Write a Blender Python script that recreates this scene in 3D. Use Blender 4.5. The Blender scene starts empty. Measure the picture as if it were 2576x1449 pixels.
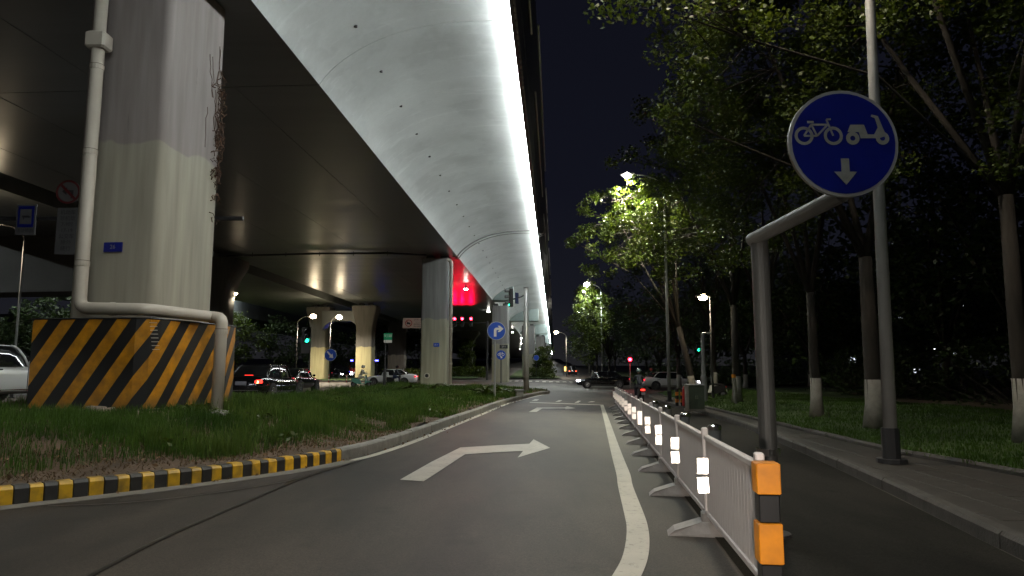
import bpy, bmesh, math, random
import numpy as np
from mathutils import Vector, Matrix
from mathutils.geometry import delaunay_2d_cdt
R = math.radians
random.seed(7)
S = bpy.context.scene
COL = S.collection
# ------------------------------------------------------------------ camera
CAM = (0.0, 0.0, 1.4); PITCH = R(6.66); FPX = 1717.0
cd = bpy.data.cameras.new("camera"); cam = bpy.data.objects.new("camera", cd); COL.objects.link(cam)
cam.location = CAM; cam.rotation_euler = (R(90) + PITCH, 0, 0)
cd.sensor_width = 36; cd.lens = 36 * FPX / 2576.0; cd.clip_start = 0.05; cd.clip_end = 2500
S.camera = cam
# ------------------------------------------------------------------ night sky
W = bpy.data.worlds.new("World"); S.world = W; W.use_nodes = True
nt = W.node_tree; nt.nodes.clear()
wo = nt.nodes.new("ShaderNodeOutputWorld"); bg = nt.nodes.new("ShaderNodeBackground")
tc = nt.nodes.new("ShaderNodeTexCoord"); sx = nt.nodes.new("ShaderNodeSeparateXYZ"); cr = nt.nodes.new("ShaderNodeValToRGB")
nt.links.new(tc.outputs["Generated"], sx.inputs[0]); nt.links.new(sx.outputs["Z"], cr.inputs[0])
cr.color_ramp.elements[0].position = 0.0; cr.color_ramp.elements[0].color = (.0150, .0150, .0165, 1)
cr.color_ramp.elements[1].position = 0.60; cr.color_ramp.elements[1].color = (.0044, .0048, .0088, 1)
e = cr.color_ramp.elements.new(.10); e.color = (.0082, .0088, .0135, 1)
e = cr.color_ramp.elements.new(.25); e.color = (.0056, .0062, .0115, 1)
nt.links.new(cr.outputs[0], bg.inputs[0]); bg.inputs[1].default_value = 1.0
nt.links.new(bg.outputs[0], wo.inputs[0])
S.view_settings.view_transform = 'Standard'; S.view_settings.look = 'None'
S.view_settings.exposure = 0.0; S.view_settings.gamma = 1.0; S.view_settings.use_curve_mapping = False
S.render.engine = 'CYCLES'
S.cycles.use_denoising = True
S.cycles.max_bounces = 5; S.cycles.diffuse_bounces = 3; S.cycles.glossy_bounces = 3
S.cycles.transmission_bounces = 3; S.cycles.transparent_max_bounces = 6
S.cycles.sample_clamp_indirect = 4.0; S.cycles.caustics_reflective = False; S.cycles.caustics_refractive = False
LAMP_W = 4200.0          # watts of one street lamp
HEAD_W = 760.0           # head lamp of the vehicle the camera rides on
STRIP_L = 76.0           # radiance of the line light under the deck edge

# ------------------------------------------------------------------ measuring helpers
def depth(y, z): return y * math.cos(PITCH) + (z - 1.4) * math.sin(PITCH)
def Xu(u, y, z=0.0): return (u - 1288.0) / FPX * depth(y, z)
def Zv(v, y):
    a = math.atan((724.5 - v) / FPX) + PITCH
    return 1.4 + y * math.tan(a)
def P(u, v, y):
    z = Zv(v, y); return (Xu(u, y, z), y, z)
def sstep(t):
    t = min(1.0, max(0.0, t)); return t * t * (3 - 2 * t)
KERB = [(-30, -16), (-20, -7.5), (-13, -.6), (-9.2, 3.4), (-7.2, 5.9), (-5.6, 7.6), (-4.1, 9.3), (-2.95, 11.3), (-2.4, 14), (-1.95, 18.5), (-1.25, 26), (-.55, 33.5), (.8, 41), (1.9, 46)]
def xk(y):
    if y <= KERB[0][1]: return KERB[0][0]
    for a, b in zip(KERB, KERB[1:]):
        if y <= b[1]:
            return a[0] + (b[0] - a[0]) * (y - a[1]) / (b[1] - a[1])
    return 1.9 + (y - 46) * .1
def lin(pts, t):
    if t <= pts[0][0]: return pts[0][1]
    for a, b in zip(pts, pts[1:]):
        if t <= b[0]: return a[1] + (b[1] - a[1]) * (t - a[0]) / (b[0] - a[0])
    return pts[-1][1]
LIFT = [(0, .8), (17, .74), (25, .47), (29, .42), (62, .2), (120, .3), (200, .9), (400, 4.0)]
def H(x, y):
    """height of the road surface"""
    b = -0.0125 * min(32.0, max(-30.0, y))
    b += lin([(0, 0), (95, 0), (200, .5), (400, 3.0)], y)
    d = xk(y) - x
    return b + lin(LIFT, y) * (.48 * sstep((d - .4) / 4.6) + .52 * sstep((d - 6.6) / 3.4))
def GR(u, v):
    """where the line of sight meets the road"""
    a = math.atan((724.5 - v) / FPX) + PITCH
    y = 3.0
    for _ in range(40):
        z = H(Xu(u, y, 0), y)
        y = (z - 1.4) / math.tan(a)
    return (Xu(u, y, H(0, y)), y)

# ------------------------------------------------------------------ materials
MATS = {}
def _nodes(name):
    m = bpy.data.materials.new(name); m.use_nodes = True
    t = m.node_tree; t.nodes.clear()
    out = t.nodes.new("ShaderNodeOutputMaterial"); MATS[name] = m
    return m, t, out
def N(t, typ, **kw):
    n = t.nodes.new(typ)
    for k, v in kw.items():
        if k.startswith("i_"):
            key = k[2:].replace("_", " ")
            n.inputs[key].default_value = v
        else: setattr(n, k, v)
    return n
def pm(name, c1, c2=None, scale=4.0, rough=.6, metal=0.0, bump=.0, bscale=None, spec=.4, detail=6.0, contrast=.25, coat=0.0, stretch=None, trans=0.0, rough2=None, coord="Object"):
    m, t, out = _nodes(name)
    b = N(t, "ShaderNodeBsdfPrincipled"); b.inputs["Roughness"].default_value = rough
    b.inputs["Metallic"].default_value = metal; b.inputs["Specular IOR Level"].default_value = spec
    b.inputs["Coat Weight"].default_value = coat; b.inputs["Coat Roughness"].default_value = .05
    b.inputs["Base Color"].default_value = (*c1, 1)
    tcn = N(t, "ShaderNodeTexCoord"); src = tcn.outputs[coord]
    if stretch:
        mp = N(t, "ShaderNodeMapping"); mp.inputs["Scale"].default_value = stretch
        t.links.new(src, mp.inputs[0]); src = mp.outputs[0]
    if c2:
        nz = N(t, "ShaderNodeTexNoise"); nz.inputs["Scale"].default_value = scale; nz.inputs["Detail"].default_value = detail
        nz.inputs["Roughness"].default_value = .62
        t.links.new(src, nz.inputs["Vector"])
        rp = N(t, "ShaderNodeValToRGB"); rp.color_ramp.elements[0].position = .5 - contrast; rp.color_ramp.elements[1].position = .5 + contrast
        rp.color_ramp.elements[0].color = (*c1, 1); rp.color_ramp.elements[1].color = (*c2, 1)
        t.links.new(nz.outputs["Fac"], rp.inputs[0]); t.links.new(rp.outputs[0], b.inputs["Base Color"])
        if rough2 is not None:
            mr = N(t, "ShaderNodeMapRange"); mr.inputs["From Min"].default_value = .3; mr.inputs["From Max"].default_value = .7
            mr.inputs["To Min"].default_value = rough; mr.inputs["To Max"].default_value = rough2
            t.links.new(nz.outputs["Fac"], mr.inputs[0]); t.links.new(mr.outputs[0], b.inputs["Roughness"])
    if bump:
        nb = N(t, "ShaderNodeTexNoise"); nb.inputs["Scale"].default_value = bscale or scale * 6; nb.inputs["Detail"].default_value = 5
        t.links.new(src, nb.inputs["Vector"])
        bp = N(t, "ShaderNodeBump"); bp.inputs["Strength"].default_value = bump; bp.inputs["Distance"].default_value = .02
        t.links.new(nb.outputs["Fac"], bp.inputs["Height"]); t.links.new(bp.outputs[0], b.inputs["Normal"])
    sh = b.outputs[0]
    if trans:
        tr = N(t, "ShaderNodeBsdfTranslucent")
        if c2: t.links.new(rp.outputs[0], tr.inputs[0])
        else: tr.inputs[0].default_value = (*c1, 1)
        mx = N(t, "ShaderNodeMixShader"); mx.inputs[0].default_value = trans
        t.links.new(sh, mx.inputs[1]); t.links.new(tr.outputs[0], mx.inputs[2]); sh = mx.outputs[0]
    t.links.new(sh, out.inputs[0])
    return m
def em(name, c, s):
    m, t, out = _nodes(name); n = N(t, "ShaderNodeEmission"); n.inputs[0].default_value = (*c, 1); n.inputs[1].default_value = s
    t.links.new(n.outputs[0], out.inputs[0]); return m
def retro(name, c, gain=.5, rough=.3, base=None, c2=None, scale=6):
    """sheeting that sends light back where it came from: a gloss lobe aimed at the incoming ray"""
    m, t, out = _nodes(name)
    b = N(t, "ShaderNodeBsdfPrincipled"); b.inputs["Base Color"].default_value = (*(base or c), 1); b.inputs["Roughness"].default_value = .45
    g = N(t, "ShaderNodeBsdfAnisotropic"); g.inputs["Color"].default_value = (*c, 1); g.inputs["Roughness"].default_value = rough
    ge = N(t, "ShaderNodeNewGeometry"); t.links.new(ge.outputs["Incoming"], g.inputs["Normal"])
    mx = N(t, "ShaderNodeMixShader"); mx.inputs[0].default_value = gain
    if c2:
        tcn = N(t, "ShaderNodeTexCoord"); nz = N(t, "ShaderNodeTexNoise"); nz.inputs["Scale"].default_value = scale; nz.inputs["Detail"].default_value = 8
        t.links.new(tcn.outputs["Object"], nz.inputs["Vector"])
        rp = N(t, "ShaderNodeValToRGB"); rp.color_ramp.elements[0].position = .3; rp.color_ramp.elements[1].position = .62
        rp.color_ramp.elements[0].color = (*c2, 1); rp.color_ramp.elements[1].color = (*(base or c), 1)
        t.links.new(nz.outputs["Fac"], rp.inputs[0]); t.links.new(rp.outputs[0], b.inputs["Base Color"])
    t.links.new(b.outputs[0], mx.inputs[1]); t.links.new(g.outputs[0], mx.inputs[2]); t.links.new(mx.outputs[0], out.inputs[0])
    return m

def asphalt(name, c1, c2, patch, rough=.62, spec=.28):
    m, t, out = _nodes(name)
    b = N(t, "ShaderNodeBsdfPrincipled"); b.inputs["Roughness"].default_value = rough; b.inputs["Specular IOR Level"].default_value = spec
    tcn = N(t, "ShaderNodeTexCoord")
    n1 = N(t, "ShaderNodeTexNoise"); n1.inputs["Scale"].default_value = 55; n1.inputs["Detail"].default_value = 6; n1.inputs["Roughness"].default_value = .8
    n2 = N(t, "ShaderNodeTexNoise"); n2.inputs["Scale"].default_value = .55; n2.inputs["Detail"].default_value = 8; n2.inputs["Roughness"].default_value = .6
    n3 = N(t, "ShaderNodeTexNoise"); n3.inputs["Scale"].default_value = 3.0; n3.inputs["Detail"].default_value = 6
    mp = N(t, "ShaderNodeMapping"); mp.inputs["Scale"].default_value = (1, .28, 1)
    t.links.new(tcn.outputs["Object"], n1.inputs["Vector"]); t.links.new(tcn.outputs["Object"], mp.inputs[0])
    t.links.new(mp.outputs[0], n2.inputs["Vector"]); t.links.new(mp.outputs[0], n3.inputs["Vector"])
    r1 = N(t, "ShaderNodeValToRGB"); r1.color_ramp.elements[0].position = .35; r1.color_ramp.elements[1].position = .7
    r1.color_ramp.elements[0].color = (*c1, 1); r1.color_ramp.elements[1].color = (*c2, 1)
    t.links.new(n1.outputs["Fac"], r1.inputs[0])
    r2 = N(t, "ShaderNodeValToRGB"); r2.color_ramp.elements[0].position = .40; r2.color_ramp.elements[1].position = .60
    r2.color_ramp.elements[0].color = (patch, patch, patch, 1); r2.color_ramp.elements[1].color = (1.15, 1.12, 1.1, 1)
    t.links.new(n2.outputs["Fac"], r2.inputs[0])
    r3 = N(t, "ShaderNodeValToRGB"); r3.color_ramp.elements[0].position = .3; r3.color_ramp.elements[1].position = .6
    r3.color_ramp.elements[0].color = (.86, .86, .86, 1); r3.color_ramp.elements[1].color = (1.03, 1.03, 1.03, 1)
    t.links.new(n3.outputs["Fac"], r3.inputs[0])
    ml = N(t, "ShaderNodeMix", data_type='RGBA', blend_type='MULTIPLY'); ml.inputs[0].default_value = 1
    t.links.new(r1.outputs[0], ml.inputs[6]); t.links.new(r2.outputs[0], ml.inputs[7])
    ml2 = N(t, "ShaderNodeMix", data_type='RGBA', blend_type='MULTIPLY'); ml2.inputs[0].default_value = 1
    t.links.new(ml.outputs[2], ml2.inputs[6]); t.links.new(r3.outputs[0], ml2.inputs[7])
    n4 = N(t, "ShaderNodeTexNoise"); n4.inputs["Scale"].default_value = 1.1; n4.inputs["Detail"].default_value = 9; n4.inputs["Roughness"].default_value = .7
    t.links.new(tcn.outputs["Object"], n4.inputs["Vector"])
    r4 = N(t, "ShaderNodeMapRange"); r4.inputs["From Min"].default_value = .57; r4.inputs["From Max"].default_value = .66; r4.inputs["To Min"].default_value = 1; r4.inputs["To Max"].default_value = .62
    t.links.new(n4.outputs["Fac"], r4.inputs[0])
    vo = N(t, "ShaderNodeTexNoise"); vo.inputs["Scale"].default_value = 160; t.links.new(tcn.outputs["Object"], vo.inputs["Vector"])
    r5 = N(t, "ShaderNodeMapRange"); r5.inputs["From Min"].default_value = .66; r5.inputs["From Max"].default_value = .74; r5.inputs["To Min"].default_value = 1; r5.inputs["To Max"].default_value = 2.6
    t.links.new(vo.outputs["Fac"], r5.inputs[0])
    k4 = N(t, "ShaderNodeMath", operation='MULTIPLY'); t.links.new(r4.outputs[0], k4.inputs[0]); t.links.new(r5.outputs[0], k4.inputs[1])
    s4 = N(t, "ShaderNodeVectorMath", operation='SCALE'); t.links.new(ml2.outputs[2], s4.inputs[0]); t.links.new(k4.outputs[0], s4.inputs["Scale"])
    t.links.new(s4.outputs[0], b.inputs["Base Color"])
    bp = N(t, "ShaderNodeBump"); bp.inputs["Strength"].default_value = .35; bp.inputs["Distance"].default_value = .006
    t.links.new(n1.outputs["Fac"], bp.inputs["Height"]); t.links.new(bp.outputs[0], b.inputs["Normal"])
    t.links.new(b.outputs[0], out.inputs[0]); return m

def worn_paint(name, c, under, amt=.45, scale=9):
    m, t, out = _nodes(name)
    b = N(t, "ShaderNodeBsdfPrincipled"); b.inputs["Roughness"].default_value = .55
    tcn = N(t, "ShaderNodeTexCoord")
    a = N(t, "ShaderNodeTexNoise"); a.inputs["Scale"].default_value = scale; a.inputs["Detail"].default_value = 10; a.inputs["Roughness"].default_value = .75
    t.links.new(tcn.outputs["Object"], a.inputs["Vector"])
    rp = N(t, "ShaderNodeValToRGB"); rp.color_ramp.elements[0].position = amt - .1; rp.color_ramp.elements[1].position = amt + .06
    rp.color_ramp.elements[0].color = (*under, 1); rp.color_ramp.elements[1].color = (*c, 1)
    t.links.new(a.outputs["Fac"], rp.inputs[0])
    f = N(t, "ShaderNodeTexNoise"); f.inputs["Scale"].default_value = 2.0; f.inputs["Detail"].default_value = 6
    t.links.new(tcn.outputs["Object"], f.inputs["Vector"])
    mr = N(t, "ShaderNodeMapRange"); mr.inputs["To Min"].default_value = .7; mr.inputs["To Max"].default_value = 1.2
    t.links.new(f.outputs["Fac"], mr.inputs[0])
    mu = N(t, "ShaderNodeVectorMath", operation='MULTIPLY'); t.links.new(rp.outputs[0], mu.inputs[0]); t.links.new(mr.outputs[0], mu.inputs[1])
    t.links.new(mu.outputs[0], b.inputs["Base Color"]); t.links.new(b.outputs[0], out.inputs[0]); return m

def two_tone(name, low, high, stain=(.05, .045, .035)):
    """pillar paint: pale coat below z=0 (object), grey above, ragged edge, streaks"""
    m, t, out = _nodes(name)
    b = N(t, "ShaderNodeBsdfPrincipled"); b.inputs["Roughness"].default_value = .7; b.inputs["Specular IOR Level"].default_value = .3
    tcn = N(t, "ShaderNodeTexCoord"); sp = N(t, "ShaderNodeSeparateXYZ"); t.links.new(tcn.outputs["Object"], sp.inputs[0])
    n = N(t, "ShaderNodeTexNoise"); n.inputs["Scale"].default_value = .7; n.inputs["Detail"].default_value = 3
    t.links.new(tcn.outputs["Object"], n.inputs["Vector"])
    ma = N(t, "ShaderNodeMath", operation='MULTIPLY_ADD'); ma.inputs[1].default_value = 1.1; ma.inputs[2].default_value = -.55
    t.links.new(n.outputs["Fac"], ma.inputs[0])
    ad = N(t, "ShaderNodeMath", operation='ADD'); t.links.new(ma.outputs[0], ad.inputs[0]); t.links.new(sp.outputs["Z"], ad.inputs[1])
    mr = N(t, "ShaderNodeMapRange"); mr.inputs["From Min"].default_value = -.03; mr.inputs["From Max"].default_value = .03
    t.links.new(ad.outputs[0], mr.inputs[0])
    mp = N(t, "ShaderNodeMapping"); mp.inputs["Scale"].default_value = (3, 3, .25); t.links.new(tcn.outputs["Object"], mp.inputs[0])
    st = N(t, "ShaderNodeTexNoise"); st.inputs["Scale"].default_value = 1.5; st.inputs["Detail"].default_value = 8; t.links.new(mp.outputs[0], st.inputs["Vector"])
    sr = N(t, "ShaderNodeMapRange"); sr.inputs["From Min"].default_value = .3; sr.inputs["From Max"].default_value = .7; sr.inputs["To Min"].default_value = .78; sr.inputs["To Max"].default_value = 1.1
    t.links.new(st.outputs["Fac"], sr.inputs[0])
    mx = N(t, "ShaderNodeMix", data_type='RGBA'); mx.inputs[6].default_value = (*low, 1); mx.inputs[7].default_value = (*high, 1)
    t.links.new(mr.outputs[0], mx.inputs[0])
    mu = N(t, "ShaderNodeVectorMath", operation='MULTIPLY'); t.links.new(mx.outputs[2], mu.inputs[0]); t.links.new(sr.outputs[0], mu.inputs[1])
    # dark dirt patches
    dn = N(t, "ShaderNodeTexNoise"); dn.inputs["Scale"].default_value = 1.1; dn.inputs["Detail"].default_value = 9; dn.inputs["Roughness"].default_value = .7
    t.links.new(mp.outputs[0], dn.inputs["Vector"])
    dr = N(t, "ShaderNodeMapRange"); dr.inputs["From Min"].default_value = .66; dr.inputs["From Max"].default_value = .78
    t.links.new(dn.outputs["Fac"], dr.inputs[0])
    m2 = N(t, "ShaderNodeMix", data_type='RGBA'); m2.inputs[7].default_value = (*stain, 1)
    t.links.new(dr.outputs[0], m2.inputs[0]); t.links.new(mu.outputs[0], m2.inputs[6]); t.links.new(m2.outputs[2], b.inputs["Base Color"])
    nb = N(t, "ShaderNodeTexNoise"); nb.inputs["Scale"].default_value = 25; nb.inputs["Detail"].default_value = 6; t.links.new(tcn.outputs["Object"], nb.inputs["Vector"])
    bp = N(t, "ShaderNodeBump"); bp.inputs["Strength"].default_value = .15; bp.inputs["Distance"].default_value = .01
    t.links.new(nb.outputs["Fac"], bp.inputs["Height"]); t.links.new(bp.outputs[0], b.inputs["Normal"])
    t.links.new(b.outputs[0], out.inputs[0]); return m

M_ROAD = asphalt("asphalt", (.015, .0125, .010), (.084, .067, .053), .44)
M_ROAD_DIM = asphalt("dimmed cycle lane asphalt", (.007, .007, .006), (.030, .028, .024), .5, rough=.85, spec=.08)  # asphalt darkened so the weak light on this lane lies in its colour
M_TAR = pm("tar joint", (.012, .012, .012), (.03, .028, .026), scale=8, rough=.35)
M_GUTTER = pm("gutter cement", (.10, .092, .078), (.17, .155, .13), scale=5, rough=.8, bump=.3)
M_LINE = worn_paint("road paint", (.43, .40, .34), (.13, .115, .10), .40, 13)
M_SOIL = pm("bare soil", (.038, .026, .016), (.115, .072, .045), scale=2.2, rough=.95, bump=.8, bscale=14)
M_LAWN = pm("lawn ground", (.018, .032, .008), (.04, .075, .012), scale=2.2, rough=.95, bump=.8, bscale=40)
M_FAR = pm("dark ground", (.03, .035, .02), (.05, .05, .035), scale=.3, rough=.95)
M_PAVE = pm("dimmed paving brick", (.014, .012, .010), (.036, .031, .025), scale=3, rough=.75, bump=.3, bscale=30)  # brick colour lowered to stand in for the weak light here
M_KERB = pm("kerb granite", (.15, .145, .13), (.27, .26, .235), scale=4, rough=.75, bump=.35, bscale=40)
M_KERBD = pm("dimmed kerb stone", (.03, .028, .025), (.07, .065, .058), scale=4, rough=.8, bump=.35, bscale=40)  # shaded copy of the kerb stone for the dim right side
M_KY = retro("kerb yellow paint", (.75, .42, .02), .10, .4, base=(.62, .36, .02), c2=(.20, .13, .03), scale=7)
M_KB = pm("kerb black paint", (.012, .012, .013), (.04, .038, .034), scale=7, rough=.55)
M_CONC = pm("concrete soffit", (.105, .115, .118), (.165, .178, .18), scale=.35, rough=.28, spec=.4, bump=.22, bscale=1.1, stretch=(.3, 3.2, 1), rough2=.40)
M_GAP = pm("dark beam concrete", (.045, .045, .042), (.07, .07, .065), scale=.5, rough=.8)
M_CROSS = pm("crosshead paint", (.20, .25, .24), (.30, .35, .335), scale=.5, rough=.6)
def haunch_mat():
    m, t, out = _nodes("painted haunch")
    b = N(t, "ShaderNodeBsdfPrincipled"); b.inputs["Roughness"].default_value = .5; b.inputs["Specular IOR Level"].default_value = .3
    tcn = N(t, "ShaderNodeTexCoord")
    def noise(sc, det, st, lo, hi, a, c, rough=.6):
        mp = N(t, "ShaderNodeMapping"); mp.inputs["Scale"].default_value = st; t.links.new(tcn.outputs["Object"], mp.inputs[0])
        n = N(t, "ShaderNodeTexNoise"); n.inputs["Scale"].default_value = sc; n.inputs["Detail"].default_value = det; n.inputs["Roughness"].default_value = rough
        t.links.new(mp.outputs[0], n.inputs["Vector"])
        r = N(t, "ShaderNodeMapRange"); r.inputs["From Min"].default_value = lo; r.inputs["From Max"].default_value = hi; r.inputs["To Min"].default_value = a; r.inputs["To Max"].default_value = c
        t.links.new(n.outputs["Fac"], r.inputs[0]); return r.outputs[0]
    big = noise(.22, 7, (1, 1, 1), .3, .7, .80, 1.12)              # broad clouds of tone
    stk = noise(1.0, 8, (.35, 2.6, 1), .55, .72, 0.0, .17, .7)     # pale run-off streaks across the curve
    pat = noise(.55, 3, (1, .8, 1), .52, .56, 0.0, -.06)           # repainted patches with an edge
    a1 = N(t, "ShaderNodeMath", operation='ADD'); t.links.new(big, a1.inputs[0]); t.links.new(stk, a1.inputs[1])
    a2 = N(t, "ShaderNodeMath", operation='ADD'); t.links.new(a1.outputs[0], a2.inputs[0]); t.links.new(pat, a2.inputs[1])
    fine = noise(9, 8, (1, 1, 1), .3, .7, .95, 1.04, .8)
    a3 = N(t, "ShaderNodeMath", operation='MULTIPLY'); t.links.new(a2.outputs[0], a3.inputs[0]); t.links.new(fine, a3.inputs[1])
    mx = N(t, "ShaderNodeVectorMath", operation='SCALE'); mx.inputs[0].default_value = (.60, .62, .61); t.links.new(a3.outputs[0], mx.inputs["Scale"])
    # thin rust and soot drips
    dr = noise(1.6, 9, (.3, 6, 1), .70, .78, 0.0, 1.0, .75)
    m2 = N(t, "ShaderNodeMix", data_type='RGBA'); m2.inputs[7].default_value = (.26, .22, .19, 1)
    t.links.new(dr, m2.inputs[0]); t.links.new(mx.outputs[0], m2.inputs[6]); t.links.new(m2.outputs[2], b.inputs["Base Color"])
    nb = N(t, "ShaderNodeTexNoise"); nb.inputs["Scale"].default_value = 1.4; nb.inputs["Detail"].default_value = 7; t.links.new(tcn.outputs["Object"], nb.inputs["Vector"])
    bp = N(t, "ShaderNodeBump"); bp.inputs["Strength"].default_value = .25; bp.inputs["Distance"].default_value = .04
    t.links.new(nb.outputs["Fac"], bp.inputs["Height"]); t.links.new(bp.outputs[0], b.inputs["Normal"])
    t.links.new(b.outputs[0], out.inputs[0]); return m
M_HAUNCH = haunch_mat()
M_EDGE = pm("edge metal", (.05, .05, .05), (.09, .09, .085), scale=2, rough=.5)
M_PALE = pm("galvanised steel", (.38, .38, .37), (.50, .50, .48), scale=3, rough=.42, metal=.5)
M_POLE = pm("dimmed pole paint", (.035, .035, .034), (.065, .065, .06), scale=2, rough=.5)  # pole grey darkened in colour where little light should fall
M_BLUED = pm("unlit sign blue", (.002, .007, .14), (.003, .010, .19), scale=3, rough=.35)  # sign blue with the lack of light put into the colour
M_SIGND = pm("unlit sign white", (.20, .20, .18), (.32, .32, .29), scale=9, rough=.4)  # sign white greyed to stand for a face no lamp reaches
M_GREYP = pm("grey pole paint", (.24, .24, .23), (.32, .32, .31), scale=2, rough=.5)
M_DARKM = pm("dark metal", (.02, .02, .022), (.04, .04, .042), scale=3, rough=.45)
M_PIPE = pm("pvc pipe", (.42, .38, .32), (.56, .51, .44), scale=1.6, rough=.45, stretch=(1, 1, .4))
M_SEAM = pm("pipe seam", (.10, .085, .07), rough=.7)
M_DRED = pm("unlit red print", (.10, .012, .012), rough=.6)  # sign red darkened to stand in for missing light
M_BARK = pm("bark", (.012, .010, .008), (.034, .028, .022), scale=4, rough=.95, bump=.8, bscale=14, stretch=(1, 1, .3))
M_LIME = pm("lime wash", (.17, .16, .135), (.30, .285, .25), scale=5, rough=.9, bump=.4, bscale=25)
M_LEAF = pm("leaf", (.018, .032, .003), (.070, .098, .007), scale=.9, rough=.5, spec=.35, trans=.34, contrast=.18)
M_LEAFY = pm("yellow leaf", (.10, .115, .02), (.19, .15, .05), scale=1.1, rough=.5, spec=.35, trans=.35, contrast=.18)
M_LEAFD = pm("dark leaf", (.016, .032, .008), (.04, .065, .015), scale=.8, rough=.55, spec=.3, trans=.25, contrast=.2)
M_GRASS = pm("grass blade", (.020, .055, .005), (.070, .130, .016), scale=.8, rough=.5, spec=.3, trans=.35, contrast=.2)
M_GRASSL = pm("light grass blade", (.05, .095, .012), (.11, .16, .03), scale=1.1, rough=.5, spec=.3, trans=.35, contrast=.2)
M_GRASSB = pm("dry blade", (.075, .048, .026), (.16, .11, .06), scale=2, rough=.8, trans=.2)
M_TYRE = pm("tyre", (.012, .012, .012), (.02, .02, .02), rough=.8)
M_RIM = pm("wheel alloy", (.45, .45, .46), rough=.25, metal=.9)
M_GLASS = pm("car glass", (.010, .011, .012), rough=.05, spec=.8)
M_BLACKP = pm("black car paint", (.005, .005, .006), rough=.12, spec=.6, coat=1.0)
M_WHITEP = pm("white car paint", (.82, .82, .81), rough=.22, spec=.5, coat=.8)
M_SILVP = pm("pearl car paint", (.70, .68, .67), rough=.3, metal=.0, coat=.8)
M_CHROME = pm("chrome", (.75, .75, .76), rough=.12, metal=1.0)
M_BLACKPL = pm("black plastic", (.012, .012, .013), rough=.4)
M_BLUE = retro("sign blue", (.02, .13, .75), .10, .42, base=(.01, .065, .42))
M_SIGNW = retro("sign white", (.9, .82, .74), .10, .42, base=(.72, .70, .66))
M_REFL = retro("reflector sheeting", (1, .93, .86), .9, .34)
M_REFO = retro("orange reflective band", (1, .42, .0), .035, .55, base=(.62, .21, .002), c2=(.30, .10, .01), scale=5)
M_FENCE = pm("fence white plastic", (.56, .515, .50), (.70, .655, .64), scale=2.2, rough=.5)
M_FOOT = pm("barrier foot plastic", (.15, .14, .13), (.30, .28, .27), scale=6, rough=.6)
M_REDP = pm("red paint", (.45, .02, .02), rough=.4)
M_GREENS = retro("sign green", (.0, .45, .18), .06, .45, base=(.0, .26, .11))
M_SKIN = pm("skin", (.42, .24, .17), rough=.6)
M_CLOTHD = pm("dark jacket", (.02, .025, .035), (.04, .045, .06), scale=8, rough=.85)
M_CLOTHW = pm("pale jacket", (.50, .48, .40), (.62, .60, .5), scale=6, rough=.85)
M_JEANS = pm("blue trousers", (.03, .05, .12), rough=.85)
M_HELM = pm("helmet shell", (.20, .30, .31), rough=.25, coat=.6)
M_HELMW = pm("white helmet shell", (.6, .6, .58), rough=.25, coat=.6)
M_MINT = pm("mint scooter body", (.16, .42, .34), rough=.3, coat=.5)
M_BRICKC = pm("rubble", (.16, .12, .09), (.30, .25, .2), scale=5, rough=.9, bump=.6)
E_STRIP = em("line light", (.93, 1.0, .985), STRIP_L)
E_LAMP = em("lamp lens warm", (1.0, .80, .52), 90)
E_LAMPC = em("lamp lens cool", (1.0, .96, .86), 90)
E_RED = em("signal red", (1.0, .012, .03), 60)
E_GREEN = em("signal green", (.02, .9, .42), 6)
E_TAIL = em("tail lamp", (1.0, .03, .02), 4.5)
E_TAILC = em("tail lamp core", (1.0, .32, .12), 12)
E_TAILD = em("dim tail lamp", (1.0, .03, .05), 2.2)
E_HEAD = em("head lamp", (.92, .93, 1.0), 45)
E_BLUEL = em("blue lamp", (.05, .05, 1.0), 25)
E_AMBER = em("amber box light", (1.0, .62, .16), 3.5)
E_WIN = em("far window", (.8, .86, 1.0), 1.6)

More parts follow.
